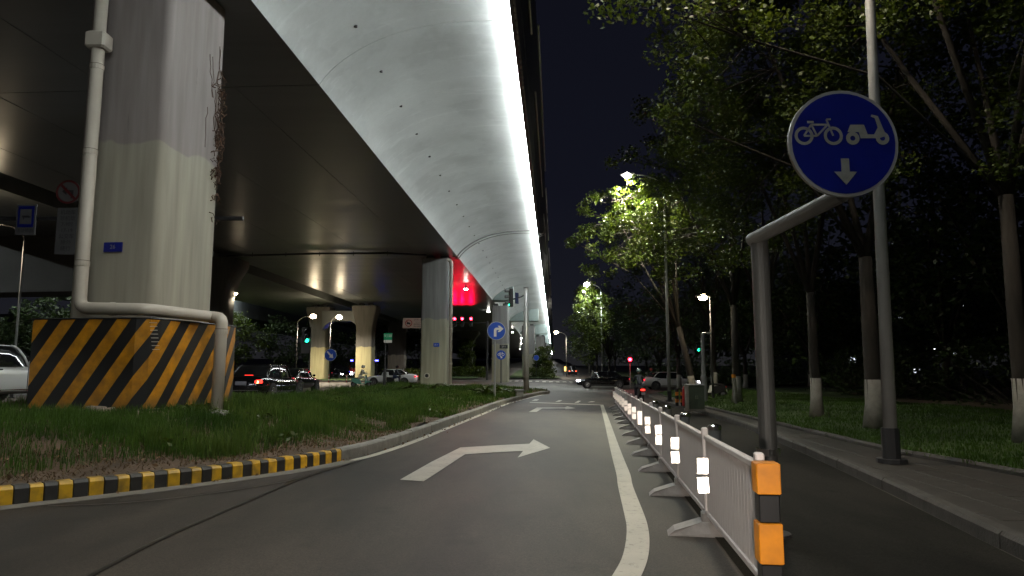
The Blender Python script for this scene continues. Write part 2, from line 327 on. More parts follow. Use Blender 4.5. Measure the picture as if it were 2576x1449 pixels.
# ------------------------------------------------------------------ mesh helpers
class MB:
    def __init__(s): s.v = []; s.f = []; s.m = []; s.uv = None
    def add(s, vs, fs, mi=0):
        o = len(s.v); s.v += [tuple(p) for p in vs]; s.f += [tuple(i + o for i in f) for f in fs]; s.m += [mi] * len(fs); return s
    def box(s, c, d, rz=0.0, mi=0, M=None, bev=0.0):
        hx, hy, hz = d[0] / 2, d[1] / 2, d[2] / 2
        if bev <= 0:
            vs = [(x, y, z) for z in (-hz, hz) for x, y in ((-hx, -hy), (hx, -hy), (hx, hy), (-hx, hy))]
            fs = [(3, 2, 1, 0), (4, 5, 6, 7), (0, 1, 5, 4), (1, 2, 6, 5), (2, 3, 7, 6), (3, 0, 4, 7)]
        else:
            b = min(bev, hx * .9, hy * .9, hz * .9); vs = []; fs = []
            rings = [(-hz, b), (-hz + b, 0), (hz - b, 0), (hz, b)]
            for z, i in rings:
                X, Y = hx - i, hy - i
                vs += [(-X + b, -Y, z), (X - b, -Y, z), (X, -Y + b, z), (X, Y - b, z), (X - b, Y, z), (-X + b, Y, z), (-X, Y - b, z), (-X, -Y + b, z)]
            for k in range(3):
                for j in range(8):
                    a = k * 8 + j; c2 = k * 8 + (j + 1) % 8; fs.append((a, c2, c2 + 8, a + 8))
            fs.append(tuple(range(7, -1, -1))); fs.append(tuple(range(24, 32)))
        cz, sz = math.cos(rz), math.sin(rz)
        out = []
        for x, y, z in vs:
            x, y = x * cz - y * sz, x * sz + y * cz
            if M is not None: q = M @ Vector((x, y, z)); x, y, z = q
            out.append((x + c[0], y + c[1], z + c[2]))
        return s.add(out, fs, mi)
    def tube(s, pts, r, n=12, mi=0, caps=True):
        pts = [Vector(p) for p in pts]; rs = r if isinstance(r, (list, tuple)) else [r] * len(pts)
        vs = []; prev = None
        for i, p in enumerate(pts):
            t = (pts[min(i + 1, len(pts) - 1)] - pts[max(i - 1, 0)]).normalized()
            if prev is None:
                a = Vector((0, 0, 1)) if abs(t.z) < .9 else Vector((1, 0, 0))
                u = t.cross(a).normalized()
            else:
                u = (prev - t * prev.dot(t)); u = u.normalized() if u.length > 1e-6 else t.cross(Vector((0, 0, 1))).normalized()
            prev = u; w = t.cross(u)
            for k in range(n):
                a = 2 * math.pi * k / n
                vs.append(p + (u * math.cos(a) + w * math.sin(a)) * rs[i])
        fs = []
        for i in range(len(pts) - 1):
            for k in range(n):
                a = i * n + k; b = i * n + (k + 1) % n; fs.append((a, b, b + n, a + n))
        if caps: fs.append(tuple(range(n - 1, -1, -1))); fs.append(tuple(range((len(pts) - 1) * n, len(pts) * n)))
        return s.add(vs, fs, mi)
    def disc(s, c, r, nrm, th=.02, n=24, mi=0):
        c = Vector(c); nrm = Vector(nrm).normalized()
        return s.tube([c - nrm * th / 2, c + nrm * th / 2], r, n, mi)
    def ring(s, c, r0, r1, axu, axv, n=24, mi=0, a0=0, a1=2 * math.pi):
        c = Vector(c); axu = Vector(axu); axv = Vector(axv); vs = []
        for k in range(n + 1):
            a = a0 + (a1 - a0) * k / n
            d = axu * math.cos(a) + axv * math.sin(a); vs += [c + d * r0, c + d * r1]
        return s.add(vs, [(2 * k, 2 * k + 1, 2 * k + 3, 2 * k + 2) for k in range(n)], mi)
    def poly(s, pts, mi=0): return s.add(pts, [tuple(range(len(pts)))], mi)
    def prism(s, pts, ext, mi=0):
        """closed outline pushed by the vector ext"""
        n = len(pts); e = Vector(ext); vs = [Vector(p) for p in pts] + [Vector(p) + e for p in pts]
        fs = [tuple(range(n - 1, -1, -1)), tuple(range(n, 2 * n))] + [(i, (i + 1) % n, (i + 1) % n + n, i + n) for i in range(n)]
        return s.add(vs, fs, mi)
    def ball(s, c, r, mi=0, n=10, m=7, sc=(1, 1, 1)):
        vs = [(c[0], c[1], c[2] - r * sc[2])]
        for j in range(1, m):
            t = math.pi * j / m
            for k in range(n):
                a = 2 * math.pi * k / n
                vs.append((c[0] + r * sc[0] * math.sin(t) * math.cos(a), c[1] + r * sc[1] * math.sin(t) * math.sin(a), c[2] - r * sc[2] * math.cos(t)))
        vs.append((c[0], c[1], c[2] + r * sc[2])); L = len(vs) - 1
        fs = [(0, 1 + (k + 1) % n, 1 + k) for k in range(n)]
        for j in range(m - 2):
            for k in range(n):
                a = 1 + j * n + k; b = 1 + j * n + (k + 1) % n; fs.append((a, b, b + n, a + n))
        fs += [(L, 1 + (m - 2) * n + k, 1 + (m - 2) * n + (k + 1) % n) for k in range(n)]
        return s.add(vs, fs, mi)
    def obj(s, name, mats, parent=None, smooth=False, loc=None, rz=None, sub=0):
        me = bpy.data.meshes.new(name); me.from_pydata(s.v, [], s.f)
        mats = mats if isinstance(mats, (list, tuple)) else [mats]
        for m in mats: me.materials.append(m)
        if len(mats) > 1: me.polygons.foreach_set("material_index", s.m)
        bm = bmesh.new(); bm.from_mesh(me); bmesh.ops.recalc_face_normals(bm, faces=bm.faces); bm.to_mesh(me); bm.free()
        if smooth: me.polygons.foreach_set("use_smooth", [True] * len(me.polygons))
        o = bpy.data.objects.new(name, me); COL.objects.link(o)
        if smooth == 'auto':
            try: me.set_sharp_from_angle(angle=R(38))
            except Exception: pass
        if parent is not None: o.parent = parent
        if loc is not None: o.location = loc
        if rz is not None: o.rotation_euler.z = rz
        if sub:
            md = o.modifiers.new("subdivision", "SUBSURF"); md.levels = sub; md.render_levels = sub
        return o
def raw(name, V, F, mats, parent=None, smooth=False, mi=None):
    V = np.asarray(V, dtype=np.float32); F = np.asarray(F, dtype=np.int32); k = F.shape[1]
    me = bpy.data.meshes.new(name); me.vertices.add(len(V)); me.vertices.foreach_set("co", V.ravel())
    me.loops.add(F.size); me.loops.foreach_set("vertex_index", F.ravel())
    me.polygons.add(len(F)); me.polygons.foreach_set("loop_start", np.arange(0, F.size, k, dtype=np.int32))
    try: me.polygons.foreach_set("loop_total", np.full(len(F), k, dtype=np.int32))
    except Exception: pass
    mats = mats if isinstance(mats, (list, tuple)) else [mats]
    for m in mats: me.materials.append(m)
    if mi is not None: me.polygons.foreach_set("material_index", np.asarray(mi, dtype=np.int32))
    if smooth: me.polygons.foreach_set("use_smooth", np.ones(len(F), dtype=bool))
    me.update(calc_edges=True); me.validate()
    o = bpy.data.objects.new(name, me); COL.objects.link(o)
    if parent is not None: o.parent = parent
    return o
def tag(o, label=None, cat=None, group=None, kind=None):
    if label: o["label"] = label
    if cat: o["category"] = cat
    if group: o["group"] = group
    if kind: o["kind"] = kind
    return o
def thing(name, label, cat, loc=(0, 0, 0), rz=0.0, group=None):
    o = bpy.data.objects.new(name, None); COL.objects.link(o); o.location = loc; o.rotation_euler = (0, 0, rz)
    o.empty_display_size = .3
    return tag(o, label, cat, group)
def dup(o, loc=None, rz=None, label=None, parent=None):
    c = o.copy(); COL.objects.link(c)
    if parent is not None: c.parent = parent
    if loc is not None: c.location = loc
    if rz is not None: c.rotation_euler.z = rz
    if label: c["label"] = label
    for ch in list(o.children): dup(ch, parent=c)
    return c
def inside(p, poly):
    x, y = p; r = False; j = len(poly) - 1
    for i in range(len(poly)):
        a, b = poly[i], poly[j]
        if (a[1] > y) != (b[1] > y) and x < (b[0] - a[0]) * (y - a[1]) / (b[1] - a[1]) + a[0]: r = not r
        j = i
    return r
def densify(poly, step, closed=True):
    out = []; n = len(poly)
    for i in range(n if closed else n - 1):
        a, b = poly[i], poly[(i + 1) % n]; L = math.hypot(b[0] - a[0], b[1] - a[1]); k = max(1, int(math.ceil(L / step)))
        out += [(a[0] + (b[0] - a[0]) * j / k, a[1] + (b[1] - a[1]) * j / k) for j in range(k)]
    if not closed: out.append(poly[-1])
    return out
def sheet(name, poly, zf, mat, step=1.0, parent=None):
    """a ground sheet with the given outline that follows the height function"""
    b = densify(poly, step); n = len(b)
    xs = [p[0] for p in b]; ys = [p[1] for p in b]; pts = list(b)
    x = min(xs) + step / 2
    while x < max(xs):
        y = min(ys) + step / 2
        while y < max(ys):
            if inside((x, y), b) and min((x - q[0]) ** 2 + (y - q[1]) ** 2 for q in b) > (step * .35) ** 2: pts.append((x, y))
            y += step
        x += step
    r = delaunay_2d_cdt([Vector(p) for p in pts], [], [list(range(n))], 1, 1e-4)
    mb = MB(); mb.add([(p[0], p[1], zf(p[0], p[1])) for p in r[0]], [tuple(f) for f in r[2]])
    o = mb.obj(name, mat, parent, smooth=True)
    return o
def smooth_line(pts, n=6):
    out = []
    for i in range(len(pts) - 1):
        p0 = pts[max(i - 1, 0)]; p1 = pts[i]; p2 = pts[i + 1]; p3 = pts[min(i + 2, len(pts) - 1)]
        for k in range(n):
            t = k / n
            out.append(tuple(.5 * ((2 * b) + (-a + c) * t + (2 * a - 5 * b + 4 * c - d) * t * t + (-a + 3 * b - 3 * c + d) * t ** 3) for a, b, c, d in zip(p0, p1, p2, p3)))
    out.append(tuple(pts[-1])); return out
def offset(pts, d):
    """shift a 2-D polyline to its left by d"""
    out = []
    for i, p in enumerate(pts):
        a = pts[max(i - 1, 0)]; b = pts[min(i + 1, len(pts) - 1)]
        dx, dy = b[0] - a[0], b[1] - a[1]; L = math.hypot(dx, dy) or 1
        out.append((p[0] - dy / L * d, p[1] + dx / L * d))
    return out
def ribbon(name, left, right, mat, up=.008, parent=None):
    mb = MB(); n = len(left)
    mb.add([(x, y, H(x, y) + up) for x, y in left] + [(x, y, H(x, y) + up) for x, y in right], [(i, i + 1, n + i + 1, n + i) for i in range(n - 1)])
    return mb.obj(name, mat, parent)
def text(name, body, size, loc, rot, mat, parent=None, ext=.002, align='CENTER'):
    c = bpy.data.curves.new(name, 'FONT'); c.body = body; c.size = size; c.extrude = ext; c.align_x = align; c.align_y = 'CENTER'
    c.materials.append(mat); tmp = bpy.data.objects.new("lettering_source", c); COL.objects.link(tmp); c.resolution_u = 2
    dg = bpy.context.evaluated_depsgraph_get(); me = bpy.data.meshes.new_from_object(tmp.evaluated_get(dg))
    bpy.data.objects.remove(tmp); bpy.data.curves.remove(c)
    o = bpy.data.objects.new(name, me); COL.objects.link(o); o.location = loc; o.rotation_euler = rot
    if parent is not None: o.parent = parent
    return o
# ================================================================== GROUND
def axis(pts):
    out = []
    for a, b, st in pts: out += list(np.arange(a, b, st))
    return out
gx = axis([(-160, -40, 8), (-40, -20, 1.5), (-20, 16, .6), (16, 40, 2), (40, 200.1, 10)])
gy = axis([(-60, -10, 4), (-10, 60, .6), (60, 120, 2), (120, 420.1, 8)])
nx, ny = len(gx), len(gy)
V = [(x, y, H(x, y)) for y in gy for x in gx]
F = [(j * nx + i, j * nx + i + 1, (j + 1) * nx + i + 1, (j + 1) * nx + i) for j in range(ny - 1) for i in range(nx - 1)]
tag(raw("road", V, F, M_ROAD, smooth=True), "dark worn asphalt of the slip lane, the junction and the road under the viaduct", kind="structure")
g = MB(); g.add([(-1800, -300, -1.6), (1800, -300, -1.6), (1800, 2200, -1.6), (-1800, 2200, -1.6)], [(0, 1, 2, 3)])
tag(g.obj("ground", M_FAR), "dark ground reaching to the horizon", kind="structure")

# ---------------- traffic island with the pillars (right-hand kerb follows KERB)
kerb_xy = smooth_line(KERB[2:] + [(2.65, 48.6), (2.5, 51), (.8, 53.2)], 6)
left_xy = [(-3, 54.6), (-8.2, 55.2), (-9.6, 54.2), (-9.35, 50), (-9.2, 40), (-9.6, 28), (-10.4, 19), (-11.0, 12), (-12.0, 4), (-14.5, -8), (-17.5, -16)]
KH = .20
inner = offset(kerb_xy, .17)
isl_poly = [p for p in inner] + left_xy
def Hi(x, y):
    d = min(math.hypot(x - a, y - b) for a, b in inner[::3])
    n = .06 * math.sin(x * 2.1 + y * 1.3) * math.sin(y * .9 - x) + .03 * math.sin(5 * x) * math.sin(4 * y)
    return H(x, y) + KH - .02 + (.12 if y < 16 else .12 * max(0.0, 1 - (y - 16) / 10) + .03) * sstep((d - .3) / 3.0) + n * sstep(d / .8)
isl = sheet("island_soil", isl_poly, Hi, M_SOIL, .55)
tag(isl, "bare brown earth of the traffic island under the viaduct", kind="structure")

def kerb_run(line, h, w, step_fn, matfn, parent, side=1, name="kerb_stone", zf=H):
    """separate kerb stones with open joints along a polyline; side=1 puts the stone to the left of the line"""
    cum = [0.0]
    for a, b in zip(line, line[1:]): cum.append(cum[-1] + math.hypot(b[0] - a[0], b[1] - a[1]))
    def at(s):
        s = min(max(s, 0), cum[-1] - 1e-4)
        for i in range(len(line) - 1):
            if s <= cum[i + 1]:
                t = (s - cum[i]) / max(1e-6, cum[i + 1] - cum[i]); a, b = line[i], line[i + 1]
                dx, dy = (b[0] - a[0]), (b[1] - a[1]); L = math.hypot(dx, dy) or 1
                return (a[0] + dx * t, a[1] + dy * t), (dx / L, dy / L)
    s = 0.0; i = 0
    while s < cum[-1] - .2:
        L = step_fn(s); e2 = min(s + L - .012, cum[-1]); mb = MB(); rings = []
        dz = random.uniform(-.006, .006); dn = random.uniform(-.006, .006)
        for q in (s, (s + e2) / 2, e2):
            p, d = at(q); nx_, ny_ = -d[1] * side, d[0] * side
            z = zf(*p)
            prof = [(dn, -.12), (dn + .004, h - .035), (dn + .03, h + dz), (w, h + dz), (w, -.12)]
            rings.append([(p[0] + nx_ * o, p[1] + ny_ * o, z + zz) for o, zz in prof])
        vs = [v for r in rings for v in r]; k = 5
        fs = [(a * k + j, a * k + (j + 1) % k, (a + 1) * k + (j + 1) % k, (a + 1) * k + j) for a in (0, 1) for j in range(k)]
        fs += [(4, 3, 2, 1, 0), (10, 11, 12, 13, 14)]
        mb.add(vs, fs); mb.obj(name, matfn(s, i), parent); s += L; i += 1
# where the yellow/black stretch ends
def arclen_at_y(line, yq):
    c = 0
    for a, b in zip(line, line[1:]):
        if a[1] <= yq <= b[1]: return c + math.hypot(b[0] - a[0], b[1] - a[1]) * (yq - a[1]) / (b[1] - a[1])
        c += math.hypot(b[0] - a[0], b[1] - a[1])
    return c
SPLIT = arclen_at_y(kerb_xy, 11.55)
KR = tag(thing("kerb", "kerb along the traffic island, striped yellow and black near, plain granite further on", None, (0, 0, 0)), kind="structure")
kerb_run(kerb_xy, KH, .17, lambda s: (.150 + .014 * math.sin(s * 7)) if s < SPLIT else 1.0,
         lambda s, i: (M_KY if i % 2 == 0 else M_KB) if s < SPLIT else M_KERB, KR)
kfar = [(x, y) for x, y in left_xy]
KL = tag(thing("kerb", "far-side kerb of the traffic island beside the main road", None), kind="structure")
kerb_run(kfar, .19, .15, lambda s: 1.5, lambda s, i: M_KERB, KL, side=1)
# cement gutter and edge line of the slip lane
gut_r = offset(kerb_xy, -.30)
gi = [i for i, p in enumerate(kerb_xy) if p[1] < 11.9]
k0 = max(gi)
lf = kerb_xy[:k0 + 1]; rt = gut_r[:k0 + 1]
tag(ribbon("gutter", lf, rt, M_GUTTER, .006), "pale cement gutter along the striped kerb", kind="structure")
el = offset(kerb_xy, -.10); er = offset(kerb_xy, -.26)
k1 = [i for i, p in enumerate(kerb_xy) if 11.4 < p[1] < 46.5]
tag(ribbon("edge_line", [el[i] for i in k1], [er[i] for i in k1], M_LINE, .010), "white edge line painted beside the grey kerb", kind="structure")

def paint(name, uvs, label, mat=None, up=.010, kind="structure"):
    pts = [GR(u, v) for u, v in uvs]
    cdt = delaunay_2d_cdt([Vector(p) for p in pts], [], [list(range(len(pts)))], 1, 1e-5)
    mb = MB(); mb.add([(p[0], p[1], H(p[0], p[1]) + up) for p in cdt[0]], [tuple(f) for f in cdt[2]])
    return tag(mb.obj(name, mat or M_LINE), label, kind=kind)
def z1(pts): return [((1500 + x / 2.415) / 1.49069, (1350 + y / 2.415) / 1.49069) for x, y in pts]
def z6(pts): return [((2200 + x / 1.789) / 1.49069, (1350 + y / 1.789) / 1.49069) for x, y in pts]
paint("arrow_marking", z1([(0, 1090), (280, 930), (545, 797), (850, 778), (1172, 762), (1210, 722), (1360, 800), (1065, 888), (1115, 828), (850, 842), (590, 858), (215, 1105)]), "nearest white right-turn arrow painted on the slip lane")
paint("arrow_marking", z1([(1168, 472), (1240, 432), (1490, 432), (1515, 422), (1590, 438), (1497, 448), (1497, 441), (1288, 441), (1237, 472)]), "further white right-turn arrow painted near the stop line")
paint("stop_line", z1([(1175, 382), (1840, 407), (1842, 412), (1175, 388)]), "thin white line across the end of the slip lane")
for a, b in (((1190, 372), (1262, 362)), ((1405, 380), (1470, 371)), ((1580, 389), (1640, 376)), ((1700, 384), (1770, 381))):
    paint("crossing_bar", z1([a, (b[0] - 25, a[1] - 1), (b[0], b[1] - 4), (a[0] + 35, b[1] - 6)]), "short white bar of the crossing at the slip lane mouth")
# curved line next to the barrier
Lp = z1([(1815, 412), (1850, 560), (1880, 700), (1920, 880), (1960, 1040)]) + z6([(210, 850), (255, 1050), (268, 1130), (262, 1230), (235, 1340), (175, 1449), (100, 1560)])
Rp = z1([(1845, 412), (1900, 560), (1955, 710), (2020, 880), (2085, 1040)]) + z6([(310, 850), (385, 1040), (412, 1130), (422, 1230), (410, 1340), (370, 1449), (310, 1560)])
LL = smooth_line([GR(*p) for p in Lp], 4); RR = smooth_line([GR(*p) for p in Rp], 4)
tag(ribbon("lane_line", LL, RR, M_LINE, .010), "worn white line curving beside the white barrier", kind="structure")
# tar joints
def tar(pts, w, label):
    q = smooth_line([GR(*p) for p in pts], 4)
    tag(ribbon("tar_joint", offset(q, w / 2), offset(q, -w / 2), M_TAR, .012), label, kind="structure")
tar([(905, 1158), (760, 1205), (560, 1290), (400, 1360), (230, 1449), (90, 1520)], .05, "dark tar joint running diagonally over the slip lane")
tar([(905, 1160), (760, 1203), (650, 1225), (480, 1250), (300, 1268), (120, 1275)], .035, "thin dark crack fanning out towards the gutter")
# main road markings
def mline(pts, w, label, name="lane_line"):
    q = densify(pts, 2, False)
    tag(ribbon(name, offset(q, w / 2), offset(q, -w / 2), M_LINE, .03), label, kind="structure")
mline([(-11.8, 5), (-10.1, 28), (-9.7, 47)], .15, "white edge line beside the main road kerb")
mline([(-9.5, 57.2), (3, 57.6)], .22, "white line across the main road mouth")
for k in range(4):
    mline([(-13.3 + .2 * k, 22 + 8 * k), (-13.1 + .2 * k, 25 + 8 * k)], .14, "short white dash between lanes of the main road")
for k in range(12):
    mline([(-1.2 + .95 * k * .9, 84 + .0 * k), (-1.0 + .95 * k * .9, 89)], .45, "white bar of the far zebra crossing", "crossing_bar")
mline([(4.0, 66.0), (20, 66.2)], .14, "thin white line across the junction behind the black car")
# distant traffic island under the viaduct
far_isl = [(-30, 78), (-14.5, 76), (-13.6, 79), (-15, 104), (-29, 106)]
tag(sheet("island_soil", far_isl, lambda x, y: H(x, y) + .2, M_LAWN, 2), "grassy far island round the paired pillars", kind="structure")
KF = tag(thing("kerb", "kerb of the grassy far island round the paired pillars", None), kind="structure")
kerb_run([(-13.6, 79), (-14.5, 76), (-30, 78)][::-1] + [(-15, 104)][:0], .2, .15, lambda s: 2.0, lambda s, i: M_KERB, KF, side=1)
far2 = [(-11, 90), (-5.2, 88), (-4.6, 92), (-6.0, 128), (-11, 130)]
tag(sheet("island_soil", far2, lambda x, y: H(x, y) + .2, M_LAWN, 2), "narrow planted island behind the junction", kind="structure")
far3 = [(-.6, 100), (4.8, 100), (7.6, 104), (9, 180), (2, 180)]
tag(sheet("island_soil", far3, lambda x, y: H(x, y) + .2, M_LAWN, 3), "planted strip under the outer row of pillars", kind="structure")

# ---------------- right side: kerb, paved strip, lawn
kr2 = smooth_line([(1.2, -14), (2.3, -4), (3.35, 2.5), (3.95, 5.6), (4.75, 9.5), (5.65, 14.6), (6.6, 21), (7.3, 29), (8.0, 40), (9.6, 46.5), (13, 49.5), (19, 51), (30, 51.5)], 5)
K2 = tag(thing("kerb", "grey kerb of the pavement on the right behind the white barrier", None), kind="structure")
kerb_run(kr2, .15, .14, lambda s: 1.0, lambda s, i: M_KERBD, K2, side=-1)
K3 = None
in2 = offset(kr2, -.14)
lawn_edge = [(30, 50.6), (14, 48.2), (9.3, 44), (8.3, 34), (7.4, 24), (6.9, 18), (6.3, 11.5), (6.5, 8.4), (7.6, 2), (9, -14)]
tag(sheet("pavement", in2 + lawn_edge, lambda x, y: H(x, y) + .135, M_PAVE, 1.2), "dimmed brick pavement strip between kerb and lawn", kind="structure")
K3 = tag(thing("lawn_edging", "narrow dimmed edging stones between pavement and lawn", None), kind="structure")
kerb_run([(-0.0 + 9, -14), (7.6, 2), (6.5, 8.4), (6.3, 11.5), (6.9, 18), (7.4, 24), (8.3, 34), (9.3, 44)], .22, .09, lambda s: 1.2, lambda s, i: M_KERBD, K3, side=-1, name="edging_stone")
def Hl(x, y): return H(x, y) + .15 + .22 * sstep((x - 7.5) / 5) + .03 * math.sin(x * 1.7) * math.sin(y * 1.1)
lawn = list(reversed(lawn_edge)) + [(30, 50.6), (30, 44), (19.5, 40), (16, 28.5), (15.2, 21), (15, 12), (15, -14)]
tag(sheet("lawn", lawn[:], Hl, M_LAWN, 1.0), "mown green lawn under the trees on the right", kind="structure")
tag(sheet("ground", [(15.02, -14), (15.02, 12), (15.22, 21), (16.02, 28.5), (19.5, 40.05), (30, 44.05), (30, 50), (60, 50), (60, -14)], lambda x, y: Hl(x, y) - .03, M_SOIL, 3), "dark bare ground behind the lawn", kind="structure")
tag(sheet("ground", [(12.5, 68), (60, 66), (90, 200), (24, 200), (15, 100)], lambda x, y: H(x, y) + .16, M_LAWN, 5), "dark verge across the junction on the right", kind="structure")
tag(sheet("ground", [(-34, 70), (-60, 60), (-120, 60), (-120, 200), (-40, 200)], lambda x, y: H(x, y) + .16, M_LAWN, 6), "dark planted verge beyond the viaduct on the left", kind="structure")
tag(ribbon("cycle_lane", densify([(1.3, -14), (1.55, 4.3), (5.05, 33.6), (5.4, 38)], 1.0, False)[:52], densify(kr2, .9, False)[:1] * 0 + [ (lin([(q[1], q[0]) for q in kr2], yy) - .02, yy) for yy in [p[1] for p in densify([(1.3, -14), (1.55, 4.3), (5.05, 33.6), (5.4, 38)], 1.0, False)[:52]]], M_ROAD_DIM, .006), "asphalt of the cycle lane right of the barrier, dimness put into its colour", kind="structure")
# pavement brick courses as real pieces (nearest stretch)
PV = tag(thing("pavement_paving", "rows of dimmed paving bricks in the near pavement strip", None), kind="structure")
def in_pave(x, y): return inside((x, y), in2 + lawn_edge)
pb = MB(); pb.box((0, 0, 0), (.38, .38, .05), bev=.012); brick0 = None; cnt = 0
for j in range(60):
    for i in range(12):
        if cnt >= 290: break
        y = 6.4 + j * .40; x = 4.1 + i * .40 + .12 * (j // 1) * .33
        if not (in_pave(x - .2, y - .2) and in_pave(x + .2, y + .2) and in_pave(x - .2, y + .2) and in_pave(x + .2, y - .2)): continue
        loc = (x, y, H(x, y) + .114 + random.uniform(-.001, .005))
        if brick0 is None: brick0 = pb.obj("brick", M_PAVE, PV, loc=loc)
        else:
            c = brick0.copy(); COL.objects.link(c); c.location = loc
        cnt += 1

# ================================================================== VIADUCT
AV = math.atan((1395 - 1288) / FPX); DX, DY = math.sin(AV), math.cos(AV); SL = -.0142
def VP(s, t, zr): return (s * DY + t * DX, -s * DX + t * DY, 1.4 + zr + SL * t)
ARCH = smooth_line([(-7.27, 9.05), (-7.06, 9.34), (-6.76, 9.65), (-6.3, 10.0), (-5.65, 10.36), (-4.82, 10.68), (-3.8, 10.89), (-2.6, 10.98), (-1.25, 10.97)], 4)
T0, T1 = -26.0, 330.0
VI = thing("viaduct", "long grey concrete viaduct overhead with a lit curved underside along its edge", "viaduct")
def extr(name, prof, t0, t1, mat, parent, smooth=False, nt=2, close=True):
    mb = MB(); n = len(prof); vs = []
    for k in range(nt):
        t = t0 + (t1 - t0) * k / (nt - 1); vs += [VP(s, t, z) for s, z in prof]
    m = n if close else n - 1
    fs = [(k * n + j, k * n + (j + 1) % n, (k + 1) * n + (j + 1) % n, (k + 1) * n + j) for k in range(nt - 1) for j in range(m)]
    if close: fs += [tuple(range(n - 1, -1, -1)), tuple(range((nt - 1) * n, nt * n))]
    mb.add(vs, fs); return mb.obj(name, mat, parent, smooth=smooth)
# spans: one girder piece per span with an open joint at the pillars
joints = [T0, 20.0, 51.0, 81.0, 111.0, 143.0, 176.0, 210.0, 250.0, 290.0, T1]
for a, b in zip(joints, joints[1:]):
    extr("girder", [(-24.6, 9.05), (-7.275, 9.05), (-7.275, 12.2), (-24.6, 12.2)], a + .02, b - .02, M_CONC, VI)
arch_up = [(s, z + .30) for s, z in reversed(ARCH)]
for a, b in zip(joints, joints[1:]):
    extr("haunch", ARCH + [(-1.25, 11.3), (-7.27, 11.3)], a + .012, b - .012, M_HAUNCH, VI, smooth='auto')
extr("edge_beam", [(-1.245, 10.74), (-1.13, 10.72), (-1.02, 11.25), (-.98, 11.6), (-1.245, 11.6)], T0, T1, M_EDGE, VI)
extr("parapet", [(-1.24, 11.61), (-.96, 11.61), (-.60, 12.75), (-.58, 13.15), (-.80, 13.15), (-1.24, 12.2)], T0, T1, M_DARKM, VI)
# grille teeth along the edge beam, the nearest 120
tooth = None
for k in range(150):
    t = 13.5 + k * .42
    p = VP(-1.10, t, 10.90)
    if tooth is None:
        mb = MB(); mb.box((0, 0, 0), (.05, .30, .34)); tooth = mb.obj("cover_plate", M_GREYP, VI, loc=p, rz=-AV)
    else:
        c = tooth.copy(); COL.objects.link(c); c.location = p
for k in range(14):
    a = -20 + k * 22
    mb = MB(); mb.tube([VP(-.52, a, 12.95), VP(-.52, a + 18, 12.95)], .045, 8); mb.obj("hand_rail", M_PALE, VI)
    mb = MB(); mb.tube([VP(-.74, a + 4, 12.1), VP(-.74, a + 21, 12.1)], .04, 8); mb.obj("cable_duct", M_PALE, VI)
wp = None
for k in range(34):
    p = VP(-5.8, 6.8 + 3.0 * k, 10.29)
    if wp is None:
        mb = MB(); mb.tube([(0, 0, .1), (0, 0, -.035)], .055, 10); wp = mb.obj("weep_pipe", M_DARKM, VI, loc=p)
    else:
        c = wp.copy(); COL.objects.link(c); c.location = p
# formwork seams: thin raised fins along and across the haunch
for k in range(4):
    t = 14 + 21.5 * k; mb = MB()
    a = [VP(s, t, z - .004) for s, z in ARCH]; b = [VP(s, t + .03, z - .004) for s, z in ARCH]
    c_ = [VP(s, t + .015, z - .008) for s, z in ARCH]; n = len(ARCH)
    mb.add(a + b + c_, [(i, i + 1, 2 * n + i + 1, 2 * n + i) for i in range(n - 1)] + [(2 * n + i, 2 * n + i + 1, n + i + 1, n + i) for i in range(n - 1)])
    mb.obj("formwork_seam", M_HAUNCH, VI)
for k in range(4):
    s = -22.0 + 4.0 * k; mb = MB(); mb.box((0, 0, 0), (.02, 200, .012)); p = VP(s, 90, 9.05 - .004)
    o = mb.obj("formwork_seam", M_CONC, VI, loc=p); o.rotation_euler = (math.atan(SL), 0, -AV)
# line light under the edge: 24 luminaires end to end
for k in range(15):
    a = T0 + k * 24.0; b = min(a + 23.9, T1)
    extr("line_light", [(-1.36, 10.76), (-1.26, 10.80), (-1.26, 10.84), (-1.40, 10.88)], a, b, E_STRIP, VI)
# crossheads under the haunch
def crosshead(t, s1, thick=2.2):
    ar = [(s, z) for s, z in ARCH if s <= s1 + .01]
    extr("crosshead", [(-7.26, 9.03)] + [(s, z + .02) for s, z in ar[1:]] + [(s1, ar[-1][1] + .05), (s1, 9.03)], t, t + thick, M_CROSS, VI)
crosshead(79.6, -4.86); crosshead(109.5, -2.6); crosshead(142, -1.30); crosshead(175, -1.30); crosshead(209, -1.30)
# cable pipes wrapping over the haunch at the second pillar
for tt, rr in ((50.2, .045), (51.0, .03)):
    mb = MB(); mb.tube([VP(-7.6, tt, 9.02)] + [VP(s, tt, z - .10) for s, z in ARCH] + [VP(-1.0, tt, 10.62), VP(-.75, tt, 10.7), VP(-.55, tt, 11.2), VP(-.5, tt, 12.2)], rr, 8); mb.obj("conduit", M_GREYP, VI, smooth=True)
mb = MB(); mb.tube([VP(-24, 48, 8.82), VP(-17, 48, 8.92), VP(-12, 48, 8.9), VP(-9.2, 48.3, 8.78)], .07, 8)
for s in (-22, -19.5, -17, -14.5, -12): mb.box(VP(s, 48, 8.93), (.04, .04, .4))
mb.obj("conduit", M_DARKM, VI)
